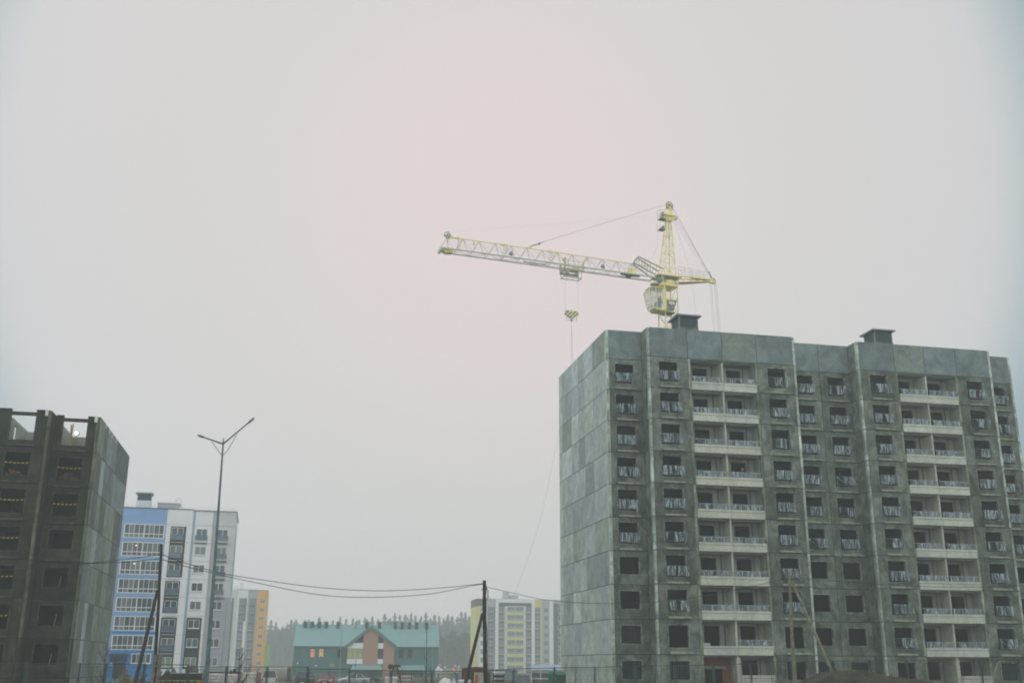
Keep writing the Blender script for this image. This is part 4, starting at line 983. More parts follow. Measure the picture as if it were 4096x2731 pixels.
for z in (51.6, 52.1): b.bar((.95, .1, z), (.95, .8, z), .018); b.bar((.3, .8, z), (.95, .8, z), .018)
b.build('service_platform', CRANED, CR)
def sheave(c, r, name='sheave', w_=.09, m_=None):
    b = MB(); b.ring(c, (0, 1, 0), r, .05, 16); b.disc(c, (0, 1, 0), r*.25, w_*1.6, 8)
    for k in range(5):
        a_ = 2*math.pi*k/5; b.bar(c, Vector(c)+Vector((math.cos(a_), 0, math.sin(a_)))*r, .03)
    return b.build(name, m_ or mat('brown_sheave_paint', (.30, .24, .14), .6), CR)
sheave((-.6, .18, 53.15), .42); sheave((-.78, -.18, 53.0), .42); sheave((-1.35, 0, 51.75), .26); sheave((.35, .3, 51.9), .2)
b = MB(); b.prism([(-.85, -.08, 52.8), (-.35, -.08, 52.8), (-.45, -.08, 53.45), (-.75, -.08, 53.4)], (0, 1, 0), .16); b.build('sheave_bracket', CRANEY, CR)
# jib
ZL, ZU, HW = 43.87, 45.42, .65
b = MB()
b.tube([(1.7, 0, ZU-.08), (14, 0, ZU), (25.3, 0, ZU)], .055, 5); b.build('jib_top_chord', CRANEY, CR)
b = MB()
for y in (-HW, HW): b.box(1.7, 26.5, y-.06, y+.06, ZL-.06, ZL+.06)
b.box(26.4, 26.55, -HW, HW, ZL-.25, ZL+.1); b.build('jib_bottom_chord', mat('jib_chord_steel', (.50, .55, .50), .6, .2), CR)
b = MB(); pk = [24.0-1.78*i for i in range(12)]
for i, x in enumerate(pk):
    for y in (-HW, HW):
        b.bar((x, 0, ZU), (x+.89, y, ZL), .028); b.bar((x, 0, ZU), (x-.89, y, ZL), .028)
    b.bar((x+.89, -HW, ZL), (x-.89, HW, ZL), .024) if i % 2 else b.bar((x+.89, HW, ZL), (x-.89, -HW, ZL), .024)
    b.bar((x+.89, -HW, ZL), (x+.89, HW, ZL), .02)
for x in (24.6, 19.5, 14.2):
    for y in (-HW, HW):
        for dx in (-.12, .12): b.bar((x-.35+dx, 0, ZU), (x+dx, y, ZL), .024)
for y in (-HW, HW): b.bar((25.77, 0, 45.3), (26.6, y, ZL), .035); b.bar((25.77, 0, 45.3), (25.2, y, ZL), .03)
b.bar((25.75, 0, 45.3), (25.75, 0, ZL-.1), .04); b.build('jib_bracing', mat('jib_bracing_steel', (.55, .59, .46), .6, .2), CR)
for x in (24.6, 19.5, 14.2, 13.2): b = MB(); b.prism([(x-.5, -.06, ZU+.0), (x, -.06, ZU-.13), (x+.5, -.06, ZU), (x, -.06, ZU+.16)], (0, 1, 0), .12); b.build('jib_lug', CRANEY, CR)
b = MB()
b.prism([(26.1, -.07, 45.5), (25.7, -.07, 45.2), (24.9, -.07, 45.4), (25.5, -.07, 45.75)], (0, 1, 0), .14); b.prism([(16.3, -.06, ZU), (16.9, -.06, ZU), (16.5, -.06, ZU+.32), (16.4, -.06, ZU+.32)], (0, 1, 0), .12)
b.prism([(26.3, -.3, ZL+.1), (25.0, -.3, ZL+.12), (25.2, -.3, ZL-.25), (25.9, -.3, ZL-.35)], (0, 1, 0), .6)
b.build('jib_lug', CRANEY, CR)
sheave((25.78, .1, 45.6), .32, m_=CRANEB); sheave((25.9, .35, ZL-.05), .28, m_=CRANEY)
b = MB()
for i in range(5): b.tube([(25.2, .0, ZU-.25-i*.18), (2, 0, ZU-.2-i*.14)], .009, 4)
b.tube([(25, .5, ZL-.22), (13, .5, ZL-.3), (2, .5, ZL-.35)], .012, 4); b.build('jib_rope', ROPEM, CR)
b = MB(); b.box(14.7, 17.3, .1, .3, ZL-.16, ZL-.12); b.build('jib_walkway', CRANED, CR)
for x, z in ((22.8, ZU-.35), (9.9, ZU-.35)): b = MB(); b.tube([(x, 0, ZU), (x, 0, z+.12)], .05, 5); b.disc((x, 0, z), (0, 1, 0), .16, .1, 12); b.build('floodlight', CRANEY, CR)
for x in (18.8, 8.1): b = MB(); b.tube([(x-.3, .4, ZU-.4), (x, .4, ZL+.65)], .025, 4); b.prism([(x-.22, .3, ZL+.3), (x+.22, .3, ZL+.35), (x+.16, .3, ZL+.65), (x-.1, .3, ZL+.68)], (0, 1, 0), .25); b.build('floodlight', CRANEB, CR)
b = MB(); b.prism([(3.9, -.4, ZL+.1), (5.2, -.4, ZL+.1), (4.9, -.4, ZL+.75), (4.1, -.4, ZL+.8)], (0, 1, 0), .8); b.build('jib_winch', CRANEY, CR)
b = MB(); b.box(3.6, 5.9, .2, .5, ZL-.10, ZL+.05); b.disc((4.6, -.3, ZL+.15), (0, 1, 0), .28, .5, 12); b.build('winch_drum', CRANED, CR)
# stays
b = MB()
for y in (-.15, .15): b.tube([(-.7, y, 53.45), (7, y, 50.0), (14.9, y*.5, 46.45)], .011, 4)
b.tube([(25.8, 0, 45.95), (12, 0, 49.1), (.3, 0, 51.9)], .006, 4)
for y in (-.25, -.08, .08, .25): b.tube([(-1.05, y, 53.1 if abs(y) < .1 else 51.9), (-5.7, y*.6, 45.05)], .014, 4)
b.tube([(-1.3, 0, 51.2), (-3.2, 0, 45), (-3.5, 0, 40), (-3.7, 0, 33)], .009, 4)
for y, x in ((-.2, -5.6), (-.1, -5.75), (.02, -6.05), (.1, -6.15), (.2, -6.25)): b.tube([(x, y, 44.4), (x-.25, y, 36), (x-.45, y, 31)], .013, 4)
b.tube([(1.15, .6, 49.7), (1.35, .5, 47.6), (1.9, .3, 46.3), (2.9, .1, 45.7), (3.8, 0, 45.6)], .014, 4)
b.build('stay_rope', ROPEM, CR)
b = MB(); b.tube([(16.5, 0, ZU+.25), (15.4, 0, 46.15)], .06, 5); b.tube([(15.4, 0, 46.15), (14.8, 0, 46.5)], .045, 4); b.disc((15.4, 0, 46.15), (0, 1, 0), .14, .12, 8)
b.build('stay_link', CRANEB, CR); b = MB(); b.tube([(-5.85, .1, 44.75), (-5.35, .1, 45.7)], .05, 4); b.build('stay_link', CRANEB, CR); b = MB(); b.tube([(-5.85, -.1, 44.75), (-5.55, -.1, 45.8)], .05, 4); b.build('stay_link', CRANEB, CR)
b = MB()
for y in (-.5, .5):
    b.bar((3.6, y*.4, 46.25), (.75, y, 45.1), .075); b.bar((4.15, y*.4, 45.4), (1.7, y, 44.25), .075); b.bar((3.6, y*.4, 46.25), (4.15, y*.4, 45.4), .07)
    for k in range(4): a_ = Vector((3.6, y*.4, 46.25)).lerp(Vector((.75, y, 45.1)), k/4); c__ = Vector((4.15, y*.4, 45.4)).lerp(Vector((1.7, y, 44.25)), (k+1)/4); b.bar(a_, c__, .03)
b.build('folding_strut', mat('strut_paint', (.34, .36, .24), .6), CR)
b = MB()
for y in (-.5, .5):
    b.bar((-1.2, y, 44.5), (-5.5, y*.3, 44.72), .075); b.bar((-1.2, y, 43.75), (-5.5, y*.3, 44.5), .06)
    for k in range(5): b.bar((-1.2-.86*k, y*(1-.14*k), 44.5+.04*k), (-1.2-.86*(k+1), y*(1-.14*(k+1)), 43.75+.15*(k+1)), .03)
b.box(-5.4, -3.0, -.2, .2, 44.68, 44.8); b.prism([(-5.45, -.12, 44.35), (-6.1, -.12, 44.4), (-5.95, -.12, 44.9), (-5.5, -.12, 44.9)], (0, 1, 0), .24); b.build('counter_strut', CRANEY, CR)
b = MB(); b.add([(-1.2, -.4, 43.8), (-5.2, -.18, 44.5), (-5.2, .18, 44.5), (-1.2, .4, 43.8)], [(0, 1, 2, 3)]); b.build('counter_strut_deck', CRANED, CR)
b = MB()
for x in (-1.3, -2.1, -3.1, -4.0, -4.9): 
    for y in (-.45, .45): b.bar((x, y*(1+x*.1), 44.6), (x, y*(1+x*.1), 45.65), .014)
for y in (-.45, .45): b.bar((-1.3, y*.87, 45.65), (-4.9, y*.5, 45.55), .014); b.bar((-1.3, y*.87, 45.15), (-4.9, y*.5, 45.1), .012)
for x in (2.5, 3.5, 4.8, 5.6): b.bar((x, .8, ZL), (x, .8, ZL+1.1), .013)
b.bar((2.5, .8, ZL+1.1), (5.6, .8, ZL+1.1), .013); b.build('guard_rail', CRANEB, CR)
sheave((-5.9, .05, 44.62), .33, m_=mat('brown_sheave_paint', ())); 
# cab
CABG = mat('cab_glass', (.50, .60, .62), .1, 0, .6, alpha=.35)
b = MB(); cb = [(.75, 40.1), (2.25, 40.1), (2.5, 40.45), (2.85, 42.1), (2.55, 42.6), (.75, 42.6)]; y0, y1 = -.25, 1.0
for y in (y0, y1):
    for i in range(len(cb)): a_, c__ = cb[i], cb[(i+1) % len(cb)]; b.bar((a_[0], y, a_[1]), (c__[0], y, c__[1]), .055)
    b.bar((1.9, y, 40.1), (2.0, y, 42.6), .045); b.bar((.75, y, 41.35), (2.7, y, 41.35), .03)
for x, z in cb: b.bar((x, y0, z), (x, y1, z), .05)
b.box(.75, 2.55, y0, y1, 42.58, 42.66); b.box(.75, 2.3, y0, y1, 40.06, 40.14); b.box(.7, 2.1, y0-.1, y1+.1, 39.92, 39.98)
b.box(.78, 1.15, y1-.04, y1+.012, 40.2, 42.5); cabo = b.build('operator_cab', CRANEY, CR)
b = MB()
for y in (y0+.02, y1-.03): b.add([(x, y, z) for x, z in cb], [tuple(range(6))])
for i in range(1, 4): a_, c__ = cb[i], cb[i+1]; b.add([(a_[0]-.02, y0, a_[1]), (c__[0]-.02, y0, c__[1]), (c__[0]-.02, y1, c__[1]), (a_[0]-.02, y1, a_[1])], [(0, 1, 2, 3)])
b.build('cab_glass', CABG, cabo)
b = MB(); b.box(1.2, 1.75, .1, .7, 40.3, 41.0); b.box(1.15, 1.3, .1, .7, 40.9, 41.7); b.build('cab_seat', mat('seat_blue', (.08, .14, .2), .8), cabo)
b = MB(); b.box(-.78, .72, -.72, .72, 41.38, 41.5); b.prism([(-.75, .6, 41.4), (.6, .6, 41.4), (.75, .6, 40.05), (-.3, .6, 40.15)], (0, 1, 0), .12, 1); b.box(-.6, .7, -.7, .6, 40.0, 40.1, 1)
b.build('cab_bracket', [CRANEY, CRANED], CR)
b = MB(); b.box(-.35, .35, .86, .88, 40.85, 41.18); o = b.build('maker_plate', WHITE, CR)
b = MB()
for i in range(6): b.box(-.28+i*.095, -.23+i*.095, .881, .884, 40.97, 41.09)
b.build('plate_lettering', BLACK, o)
# trolley and hook
b = MB()
b.box(10.55, 10.62, -.75, -.6, ZL-.45, ZL+.5); b.box(10.55, 10.62, .6, .75, ZL-.45, ZL+.5); b.box(12.62, 12.75, -.75, .75, ZL-.6, ZL-.45); b.box(12.6, 12.75, .5, .75, ZL-.65, ZL+.5); b.box(12.6, 12.75, -.75, -.6, ZL-.65, ZL+.5)
for y in (-.8, .8): b.box(10.55, 12.7, y-.07, y+.07, ZL-.62, ZL-.4); b.box(10.6, 12.6, y-.05, y+.05, ZL-.2, ZL-.1)
b.disc((11.3, 0, ZL-.2), (1, 0, 0), .2, .9, 10); b.disc((12.62, .4, ZL+.7), (0, 1, 0), .2, .3, 10); b.box(12.5, 12.75, .3, .5, ZL+.5, ZL+.75)
b.build('trolley', mat('trolley_paint', (.52, .50, .28), .6), CR)
b = MB()
for y in (.25, 1.05):
    for x in (10.95, 13.0): b.bar((x, y, ZL-1.5), (x, y, ZL-.5), .03)
    b.bar((10.95, y, ZL-1.5), (13.0, y, ZL-1.5), .05); b.bar((10.95, y, ZL-.95), (13.0, y, ZL-.95), .02)
    for x in (11.6, 12.3): b.bar((x, y, ZL-1.5), (x, y, ZL-.5), .02)
for x in (10.95, 13.0): b.bar((x, .25, ZL-1.5), (x, 1.05, ZL-1.5), .04)
for x in (10.6, 11.2, 11.8, 12.4): b.bar((x, .95, ZL-.6), (x, .95, ZL+.45), .016)
b.bar((10.5, .95, ZL+.45), (12.5, .95, ZL+.45), .02); b.bar((10.5, .95, ZL+.05), (12.5, .95, ZL+.05), .016)
b.build('maintenance_basket', CRANEB, CR)
sheave((12.32, .3, 43.05), .2, m_=CRANEB); sheave((11.22, .3, 43.05), .2, m_=CRANEB)
b = MB()
for x0_, x1_ in ((12.5, 12.58), (11.02, 11.08)): b.tube([(x0_, .3, 43.0), (x1_, .3, 38.6)], .012, 4)
b.build('hoist_rope', ROPEM, CR)
PLATE = [(12.68, 38.42), (12.6, 38.66), (12.35, 38.86), (12.1, 38.84), (11.95, 38.68), (11.72, 38.68), (11.58, 38.84), (11.3, 38.86), (11.05, 38.66), (10.98, 38.42), (11.84, 37.98)]
def clip(poly, a, b_, c, keep):
    out = []
    for i in range(len(poly)):
        p, q = poly[i], poly[(i+1) % len(poly)]; dp = a*p[0]+b_*p[1]-c; dq = a*q[0]+b_*q[1]-c
        if keep < 0: dp, dq = -dp, -dq
        if dp >= 0: out.append(p)
        if dp*dq < 0: t_ = dp/(dp-dq); out.append((p[0]+(q[0]-p[0])*t_, p[1]+(q[1]-p[1])*t_))
    return out
b = MB(); CX = [(12.68, 38.42), (12.55, 38.7), (11.12, 38.7), (10.98, 38.42), (11.84, 37.98)]
for i in range(12):
    lo = 49.0+i*.2-.35; pp = clip(clip(CX, 1, 1, lo, 1), 1, 1, lo+.2, -1)
    if len(pp) > 2: b.prism([(x, .42, z) for x, z in pp], (0, -1, 0), .24, i % 2)
b.box(11.66, 12.0, .2, .4, 38.7, 38.92); b.build('hook_block', [mat('hook_yellow', (.78, .74, .36), .6), mat('hook_black', (.22, .26, .18), .6)], CR)
sheave((12.3, .3, 38.56), .26, m_=CRANED); sheave((11.37, .3, 38.56), .26, m_=CRANED)
b = MB(); b.tube([(12.44, .3, 38.2), (12.44, .3, 37.85), (12.36, .3, 37.78), (11.3, .3, 37.8), (11.22, .3, 37.87), (11.22, .3, 38.2)], .022, 5); b.tube([(12.4, .3, 38.05), (11.84, .3, 37.97), (11.26, .3, 38.05)], .02, 5)
b.ring((11.84, .3, 37.78), (0, 1, 0), .1, .05, 10); b.tube([(11.84, .3, 37.7), (11.84, .3, 37.5)], .03, 5); b.build('hook', CRANEB, CR)
b = MB(); b.tube([(11.84, .3, 37.5), (11.86, .3, 34), (11.9, .3, 31.2)], .016, 4); b.tube([(11.84, .3, 37.3), (11.78, .3, 34), (11.72, .3, 31.2)], .014, 4); b.build('sling_chain', ROPEM, CR)
# ------------------------------------------------------------------ vehicles
TYRE = mat('tyre_rubber', (.02, .02, .02), .9); RIM = mat('wheel_rim', (.35, .36, .37), .4, .6); CGL = mat('car_glass', (.03, .05, .055), .06, 0, .7)
REDL = mat('tail_lamp_red', (.35, .03, .02), .3); HEADL = mat('headlamp_clear', (.6, .62, .62), .2)
def car(px, py, D, rz, L_, W_, H_, colr, label, kind='suv'):
    p = at(px, py, D); o = empty('parked_car', (p.x, D, .02), rz, label, 'car', 'cars parked beyond the site fence')
    cm = mat('car_paint_'+label.split()[0], colr, .35, .1, .5); hw = W_/2; zb = .28; bl = H_*.58
    # side outline: y forward (-y is the front)
    if kind == 'suv': prof = [(-L_/2, .5), (-L_/2+.05, bl-.18), (-L_/2+1.05, bl), (L_/2-.08, bl+.02), (L_/2, .55)]; cabp = [(-L_/2+1.05, bl), (-L_/2+1.75, H_-.04), (L_/2-.45, H_), (L_/2-.1, bl)]
    else: prof = [(-L_/2, .45), (-L_/2+.08, bl-.2), (-L_/2+1.15, bl), (L_/2-.75, bl+.03), (L_/2-.05, bl), (L_/2, .5)]; cabp = [(-L_/2+1.15, bl), (-L_/2+2.0, H_-.03), (L_/2-1.35, H_-.02), (L_/2-.6, bl)]
    b = MB(); ys = [q[0] for q in prof]; vs = []; rings = []
    for y, z in prof:
        tp = .92 if y in (ys[0], ys[-1]) else 1
        for x, zz_ in ((-hw*.92*tp, zb), (-hw*tp, .5 if z > .55 else z*.8), (-hw*tp, z*.93), (-hw*.9*tp, z), (hw*.9*tp, z), (hw*tp, z*.93), (hw*tp, .5 if z > .55 else z*.8), (hw*.92*tp, zb)): vs.append((x, y, max(zz_, zb)))
    fs = []
    for i in range(len(prof)-1):
        for k in range(8): a_ = i*8+k; c__ = i*8+(k+1) % 8; fs.append((a_, a_+8, c__+8, c__))
    fs += [tuple(range(8)), tuple(range((len(prof)-1)*8, len(prof)*8))[::-1]]
    b.add(vs, fs); b.build('body', cm, o, bevel=.05)
    b = MB(); q = cabp; X0, X1 = hw*.88, hw*.68
    v8 = [(-X0, q[0][0], q[0][1]-.01), (X0, q[0][0], q[0][1]-.01), (X0, q[3][0], q[3][1]-.01), (-X0, q[3][0], q[3][1]-.01), (-X1, q[1][0], q[1][1]-.03), (X1, q[1][0], q[1][1]-.03), (X1, q[2][0], q[2][1]-.03), (-X1, q[2][0], q[2][1]-.03)]
    b.add(v8, [(0, 1, 5, 4), (1, 2, 6, 5), (2, 3, 7, 6), (3, 0, 4, 7), (4, 5, 6, 7)]); b.build('window_glass', CGL, o)
    b = MB(); b.box(-X1-.02, X1+.02, q[1][0]-.02, q[2][0]+.02, H_-.06, H_)
    for sx in (-1, 1):
        for (c0, c1) in ((0, 4), (3, 7)): i0 = c0 if sx < 0 else {0: 1, 3: 2}[c0]; i1 = c1 if sx < 0 else {4: 5, 7: 6}[c1]; b.bar(v8[i0], v8[i1], .055)
        mid0 = Vector(v8[0 if sx < 0 else 1]).lerp(Vector(v8[3 if sx < 0 else 2]), .5); mid1 = Vector(v8[4 if sx < 0 else 5]).lerp(Vector(v8[7 if sx < 0 else 6]), .5); b.bar(mid0, mid1, .05)
    b.build('roof', cm, o, bevel=.02)
    for sy in (-1, 1):
        for sx in (-1, 1):
            c = (sx*(hw-.1), sy*(L_*.31), .34); b = MB(); b.disc(c, (1, 0, 0), .34, .2, 18); wh = b.build('wheel', TYRE, o)
            b = MB(); b.disc((c[0]+sx*.105, c[1], c[2]), (1, 0, 0), .21, .02, 12); b.build('rim', RIM, wh)
    for sx in (-1, 1):
        b = MB(); b.box(sx*hw*.78-.16, sx*hw*.78+.16, -L_/2-.01, -L_/2+.15, bl-.33, bl-.16); b.build('headlight', HEADL, o, bevel=.02)
        b = MB(); b.box(sx*hw*.84-.1, sx*hw*.84+.1, L_/2-.12, L_/2+.012, bl-.38, bl-.05); b.build('tail_light', REDL, o, bevel=.02)
        b = MB(); b.box(sx*(hw+.03), sx*(hw+.19), -L_*.17, -L_*.13, bl-.02, bl+.13) if sx > 0 else b.box(-(hw+.19), -(hw+.03), -L_*.17, -L_*.13, bl-.02, bl+.13); b.build('mirror', cm, o)
    b = MB(); b.box(-hw*.9, hw*.9, -L_/2-.06, -L_/2+.05, zb+.02, .52); b.build('bumper', BLACK, o); b = MB(); b.box(-hw*.9, hw*.9, L_/2-.05, L_/2+.06, zb+.02, .56); b.build('bumper', cm if kind != 'suv' else BLACK, o)
    for sy in (-1, 1): b = MB(); b.box(-.26, .26, sy*(L_/2+.065)-.006, sy*(L_/2+.065)+.006, .42, .53); b.build('number_plate', WHITE, o)
    b = MB(); b.box(-hw*.5, hw*.5, -L_/2-.02, -L_/2+.02, bl-.36, bl-.2); b.build('grille', BLACK, o)
    return o
car(1073, 2705, 128, R(196), 4.6, 1.85, 1.88, (.52, .56, .56), 'silver off-road car with a big rear window parked behind the fence by the orange block')
car(1221, 2712, 135, R(182), 4.5, 1.88, 1.72, (.04, .055, .06), 'dark car seen from behind, parked before the teal school wall')
car(1306, 2714, 140, R(4), 4.3, 1.78, 1.50, (.36, .06, .05), 'red car facing the camera before the teal school', 'sedan')
car(1412, 2716, 148, R(-70), 4.4, 1.78, 1.46, (.55, .60, .63), 'white car seen from its side before the teal school', 'sedan')
car(1452, 2716, 154, R(-78), 4.4, 1.78, 1.44, (.05, .08, .09), 'blackish car half hidden behind the white side-on car', 'sedan')

# ------------------------------------------------------------------ trees
def conifer(seed, H, Rr, bushy=False):
    rd = random.Random(seed); b = MB(); vs = []; fs = []
    n = 900
    for i in range(n):
        t = rd.random()**.75; z = H*(.06+.94*t)
        prof = (1-t)**.62 if not bushy else math.sqrt(max(0, 1-(2*t-.9)**2*.9))*.8
        lay = .7+.3*math.cos(z*math.pi*1.1+seed); r = Rr*prof*lay*rd.uniform(.55, 1.1)+.08
        a_ = rd.uniform(0, 2*math.pi); ca, sa = math.cos(a_), math.sin(a_); q = rd.uniform(.25, .8)
        c = Vector((ca*r*q, sa*r*q, z)); d = Vector((ca, sa, -.35 if not bushy else rd.uniform(-.3, .6))); L_ = max(.3, r*.5)*rd.uniform(.7, 1.1); sd = Vector((-sa, ca, 0))*L_*rd.uniform(.35, .6); h_ = L_*rd.uniform(.5, .9)
        k = len(vs); vs += [c+d*L_, c+sd-Vector((0, 0, h_*.6)), c-sd-Vector((0, 0, h_*.6)), c+Vector((0, 0, h_)), c-d*L_*.4-Vector((0, 0, h_*.3))]
        fs += [(k, k+1, k+3), (k, k+3, k+2), (k+1, k+4, k+3), (k+4, k+2, k+3)]
    b.add(vs, fs); return b
def make_tree(seed, H, Rr, bushy, name='spruce_tree'):
    o = empty(name, (0, 0, 0)); conifer(seed, H, Rr, bushy).build('crown', FOL, o); b = MB(); b.tube([(0, 0, 0), (0, 0, H*.5), (0, 0, H*.9)], [.2, .1, .02], 6)
    for k in range(10): a_ = k*2.4; z = H*(.2+.06*k); b.tube([(0, 0, z), (math.cos(a_)*Rr*.5, math.sin(a_)*Rr*.5, z+.2)], [.05, .02], 4)
    b.build('trunk', BARK, o); return o
protos = [make_tree(3, 20, 3.4, False), make_tree(11, 20, 4.2, False), make_tree(23, 20, 3.0, False), make_tree(37, 18, 4.6, True), make_tree(41, 20, 3.8, False)]
used = [False]*5
def place_tree(px, py, D, kind, group, label):
    p = at(px, py, D); o = protos[kind] if not used[kind] else copy_tree(protos[kind]); used[kind] = True
    h = [20, 20, 20, 18, 20][kind]; s_ = p.z/h; o.location = (p.x, D, 0); o.scale = (s_*random.uniform(.85, 1.25), s_*random.uniform(.85, 1.25), s_); o.rotation_euler = (0, 0, random.uniform(0, 6.28))
    tag(o, label, 'tree', group)
rt = random.Random(5)
TOPS = [(1085, 2478), (1105, 2500), (1130, 2502), (1150, 2492), (1175, 2492), (1200, 2500), (1225, 2490), (1250, 2492), (1278, 2466), (1300, 2485), (1332, 2478), (1362, 2464), (1385, 2472), (1412, 2470), (1438, 2476), (1460, 2468), (1490, 2463), (1512, 2474),
        (1540, 2454), (1562, 2470), (1580, 2451), (1600, 2458), (1622, 2456), (1645, 2450), (1662, 2460), (1685, 2464), (1704, 2448), (1722, 2470), (1738, 2457), (1757, 2462), (1775, 2470), (1792, 2456), (1808, 2462), (1830, 2466), (1846, 2444), (1862, 2447), (1878, 2462), (1900, 2470)]
LT = 'misty spruce in the dark wood behind the teal school and between the painted blocks'
for i, (x, y) in enumerate(TOPS):
    place_tree(x, y, 700+rt.uniform(-10, 40), rt.choice((0, 1, 2, 4, 0, 4)), 'spruces of the misty wood', LT)
for i in range(75):
    x = 1055+i*11.4+rt.uniform(-5, 5)
    place_tree(x, rt.uniform(2474, 2520), 660+rt.uniform(-10, 30), rt.choice((3, 1, 1, 0, 4)), 'spruces of the misty wood', LT)
for i in range(9): place_tree(1745+i*17+rt.uniform(-4, 4), rt.uniform(2500, 2560), 520+rt.uniform(-8, 8), 3, 'spruces of the misty wood', LT)
for i, k in enumerate(used):
    if not k: bpy.data.objects.remove(protos[i])
# birch stems at the wood edge
BIRCH = mat('birch_bark', (.32, .34, .33), .9)
for x, y in ((1868, 2560), (1874, 2600), (1115, 2590), (1133, 2580)):
    p = at(x, y, 480); o = empty('birch_tree', (p.x, 480, 0), 0, 'pale bare birch stem at the edge of the misty wood', 'tree', 'bare birches'); b = MB(); b.tube([(0, 0, 0), (-.1, 0, p.z*.5), (-.5, 0, p.z)], [.1, .07, .03], 5); b.build('trunk', BIRCH, o)
    b = MB()
    for k in range(12): z = p.z*(.4+.05*k); a_ = k*2.1; b.tube([(-.2, 0, z), (-.2+math.cos(a_)*1.1, math.sin(a_)*1.1, z+1.2)], [.03, .012], 4)
    b.build('crown', BIRCH, o)

def sapling(px, py, D, seed, label, spread=.35, n=14, r=.03, height_from=0., lean=0):
    p = at(px, py, D); H = p.z; o = empty('bare_sapling', (p.x, D, 0), 0, label, 'sapling'); rd = random.Random(seed)
    b = MB(); st = [Vector((lean*t*H+rd.uniform(-.02, .02)*H*.3, 0, H*t)) for t in (0, .2, .4, .6, .8, 1)]; b.tube(st, [r, r*.85, r*.7, r*.5, r*.35, r*.2], 5); b.build('trunk', TWIG, o)
    b = MB()
    for k in range(n):
        t = rd.uniform(max(.12, height_from), .92); i = int(t*5); base = st[i].lerp(st[i+1], t*5-i); a_ = rd.uniform(0, 6.28); Lb_ = H*spread*rd.uniform(.5, 1)*(1.15-t)
        m1 = base+Vector((math.cos(a_)*Lb_*.45, math.sin(a_)*Lb_*.45, Lb_*.5)); m2 = m1+Vector((math.cos(a_)*Lb_*.25, math.sin(a_)*Lb_*.25, Lb_*.8)); b.tube([base, m1, m2], [r*.4, r*.28, r*.12], 4)
        if rd.random() < .6: b.tube([m1, m1+Vector((rd.uniform(-1, 1), rd.uniform(-1, 1), 1.2))*Lb_*.35], [r*.22, r*.1], 4)
    b.build('branch', TWIG, o); return o
sapling(962, 2590, 66, 3, 'bare forked sapling before the silver car and bag pallets', .42, 18, .05)
sapling(1170, 2648, 70, 5, 'small bare sapling left of the dark parked car', .3, 10, .03)
sapling(1424, 2634, 70, 8, 'small bare sapling in front of the white side-on car', .3, 12, .03)
sapling(1709, 2490, 66, 13, 'tall thin bare sapling at the right end of the teal school', .16, 22, .035)
sapling(428, 2572, 60, 21, 'bare spreading shrub at the foot of the dark block', .5, 22, .03)
sapling(470, 2620, 60, 22, 'low bare shrub between the dark block and the leaning strut', .5, 16, .025)
sapling(2262, 2640, 68, 31, 'thin bare sapling at the left edge of the grey gable', .35, 12, .025)
sapling(2300, 2660, 68, 32, 'low bare bush in front of the grey gable', .5, 14, .02)
sapling(3108, 2640, 68, 33, 'bare twiggy bush beside the pale wooden pole', .5, 16, .025)
sapling(3700, 2660, 66, 34, 'bare twiggy bush right of the dirt mound', .5, 14, .02)
p = at(3975, 2731, 60); b = MB(); b.tube([at(3974, 2760, 60), at(3974, 2715, 60), at(3980, 2680, 60), at(3990, 2655, 60), at(4002, 2641, 60)], [.035, .03, .025, .02, .018], 6)
b.v = [(x-p.x, y-p.y, z) for x, y, z in b.v]; b.tube([(0, 0, 0), (-.02, 0, at(3974, 2760, 60).z)], .035, 6); o = b.build('bent_rod', mat('pale_rod2', (.3, .33, .28), .7)); o.location = (p.x, 60, 0); tag(o, 'pale bent rod sticking up at the lower right edge', 'rod')

# ------------------------------------------------------------------ dirt mound
mx = at(3400, 2731, 56).x
MO = MB(); n = 60; rd = random.Random(9)
prof = [(-12, 0), (-7, .6), (-4.2, 1.25), (-2.2, 1.85), (-1.2, 2.32), (-.6, 2.40), (.4, 2.36), (1.6, 2.22), (2.4, 2.08), (3.4, 1.98), (4.6, 1.7), (7, .8), (12, 0)]
def mh(x):
    for (a_, za), (c__, zc) in zip(prof, prof[1:]):
        if a_ <= x <= c__: return za+(zc-za)*(x-a_)/(c__-a_)
    return 0
from mathutils import noise as mn
vs = []
for i in range(n+1):
    for j in range(31):
        x = -12+24*i/n; y = -5+10*j/30; z = mh(x)*max(0, 1-(y/5)**2)**.6; z += (mn.noise(Vector((x*1.1, y*1.1, 3)))*.22+mn.noise(Vector((x*3.3, y*3.3, 7)))*.09)*min(1, z); vs.append((x, y, z))
MO.add(vs, [(i*31+j, (i+1)*31+j, (i+1)*31+j+1, i*31+j+1) for i in range(n) for j in range(30)])
o = MO.build('dirt_mound', DIRT, None, smooth=True); o.location = (mx, 56, 0); tag(o, 'brown dirt mound with weeds at the bottom right, in front of the unfinished block', 'mound')
b = MB(); b2 = MB()
for i in range(900):
    x = rd.uniform(-5, 7); y = rd.uniform(-4, 1.5); z = mh(x)*max(0, 1-(y/5)**2)**.6
    if z < .4: continue
    h_ = rd.uniform(.06, .22); dx = rd.uniform(-.06, .06); b.add([(x-.012, y, z-.03), (x+.012, y, z-.03), (x+dx, y, z+h_)], [(0, 1, 2)], m=0 if rd.random() < .5 else 1)
    if -4 < x < 4.5 and rd.random() < .08: s_ = .018; b.add([(x+dx-s_, y, z+h_), (x+dx+s_, y, z+h_), (x+dx, y, z+h_+2*s_)], [(0, 1, 2)], m=2)
o = b.build('weeds', [mat('weed_green', (.05, .07, .02), .9), DRYG, mat('weed_seed_heads', (.34, .34, .24), .9)]); o.location = (mx, 56, 0); tag(o, kind='stuff')

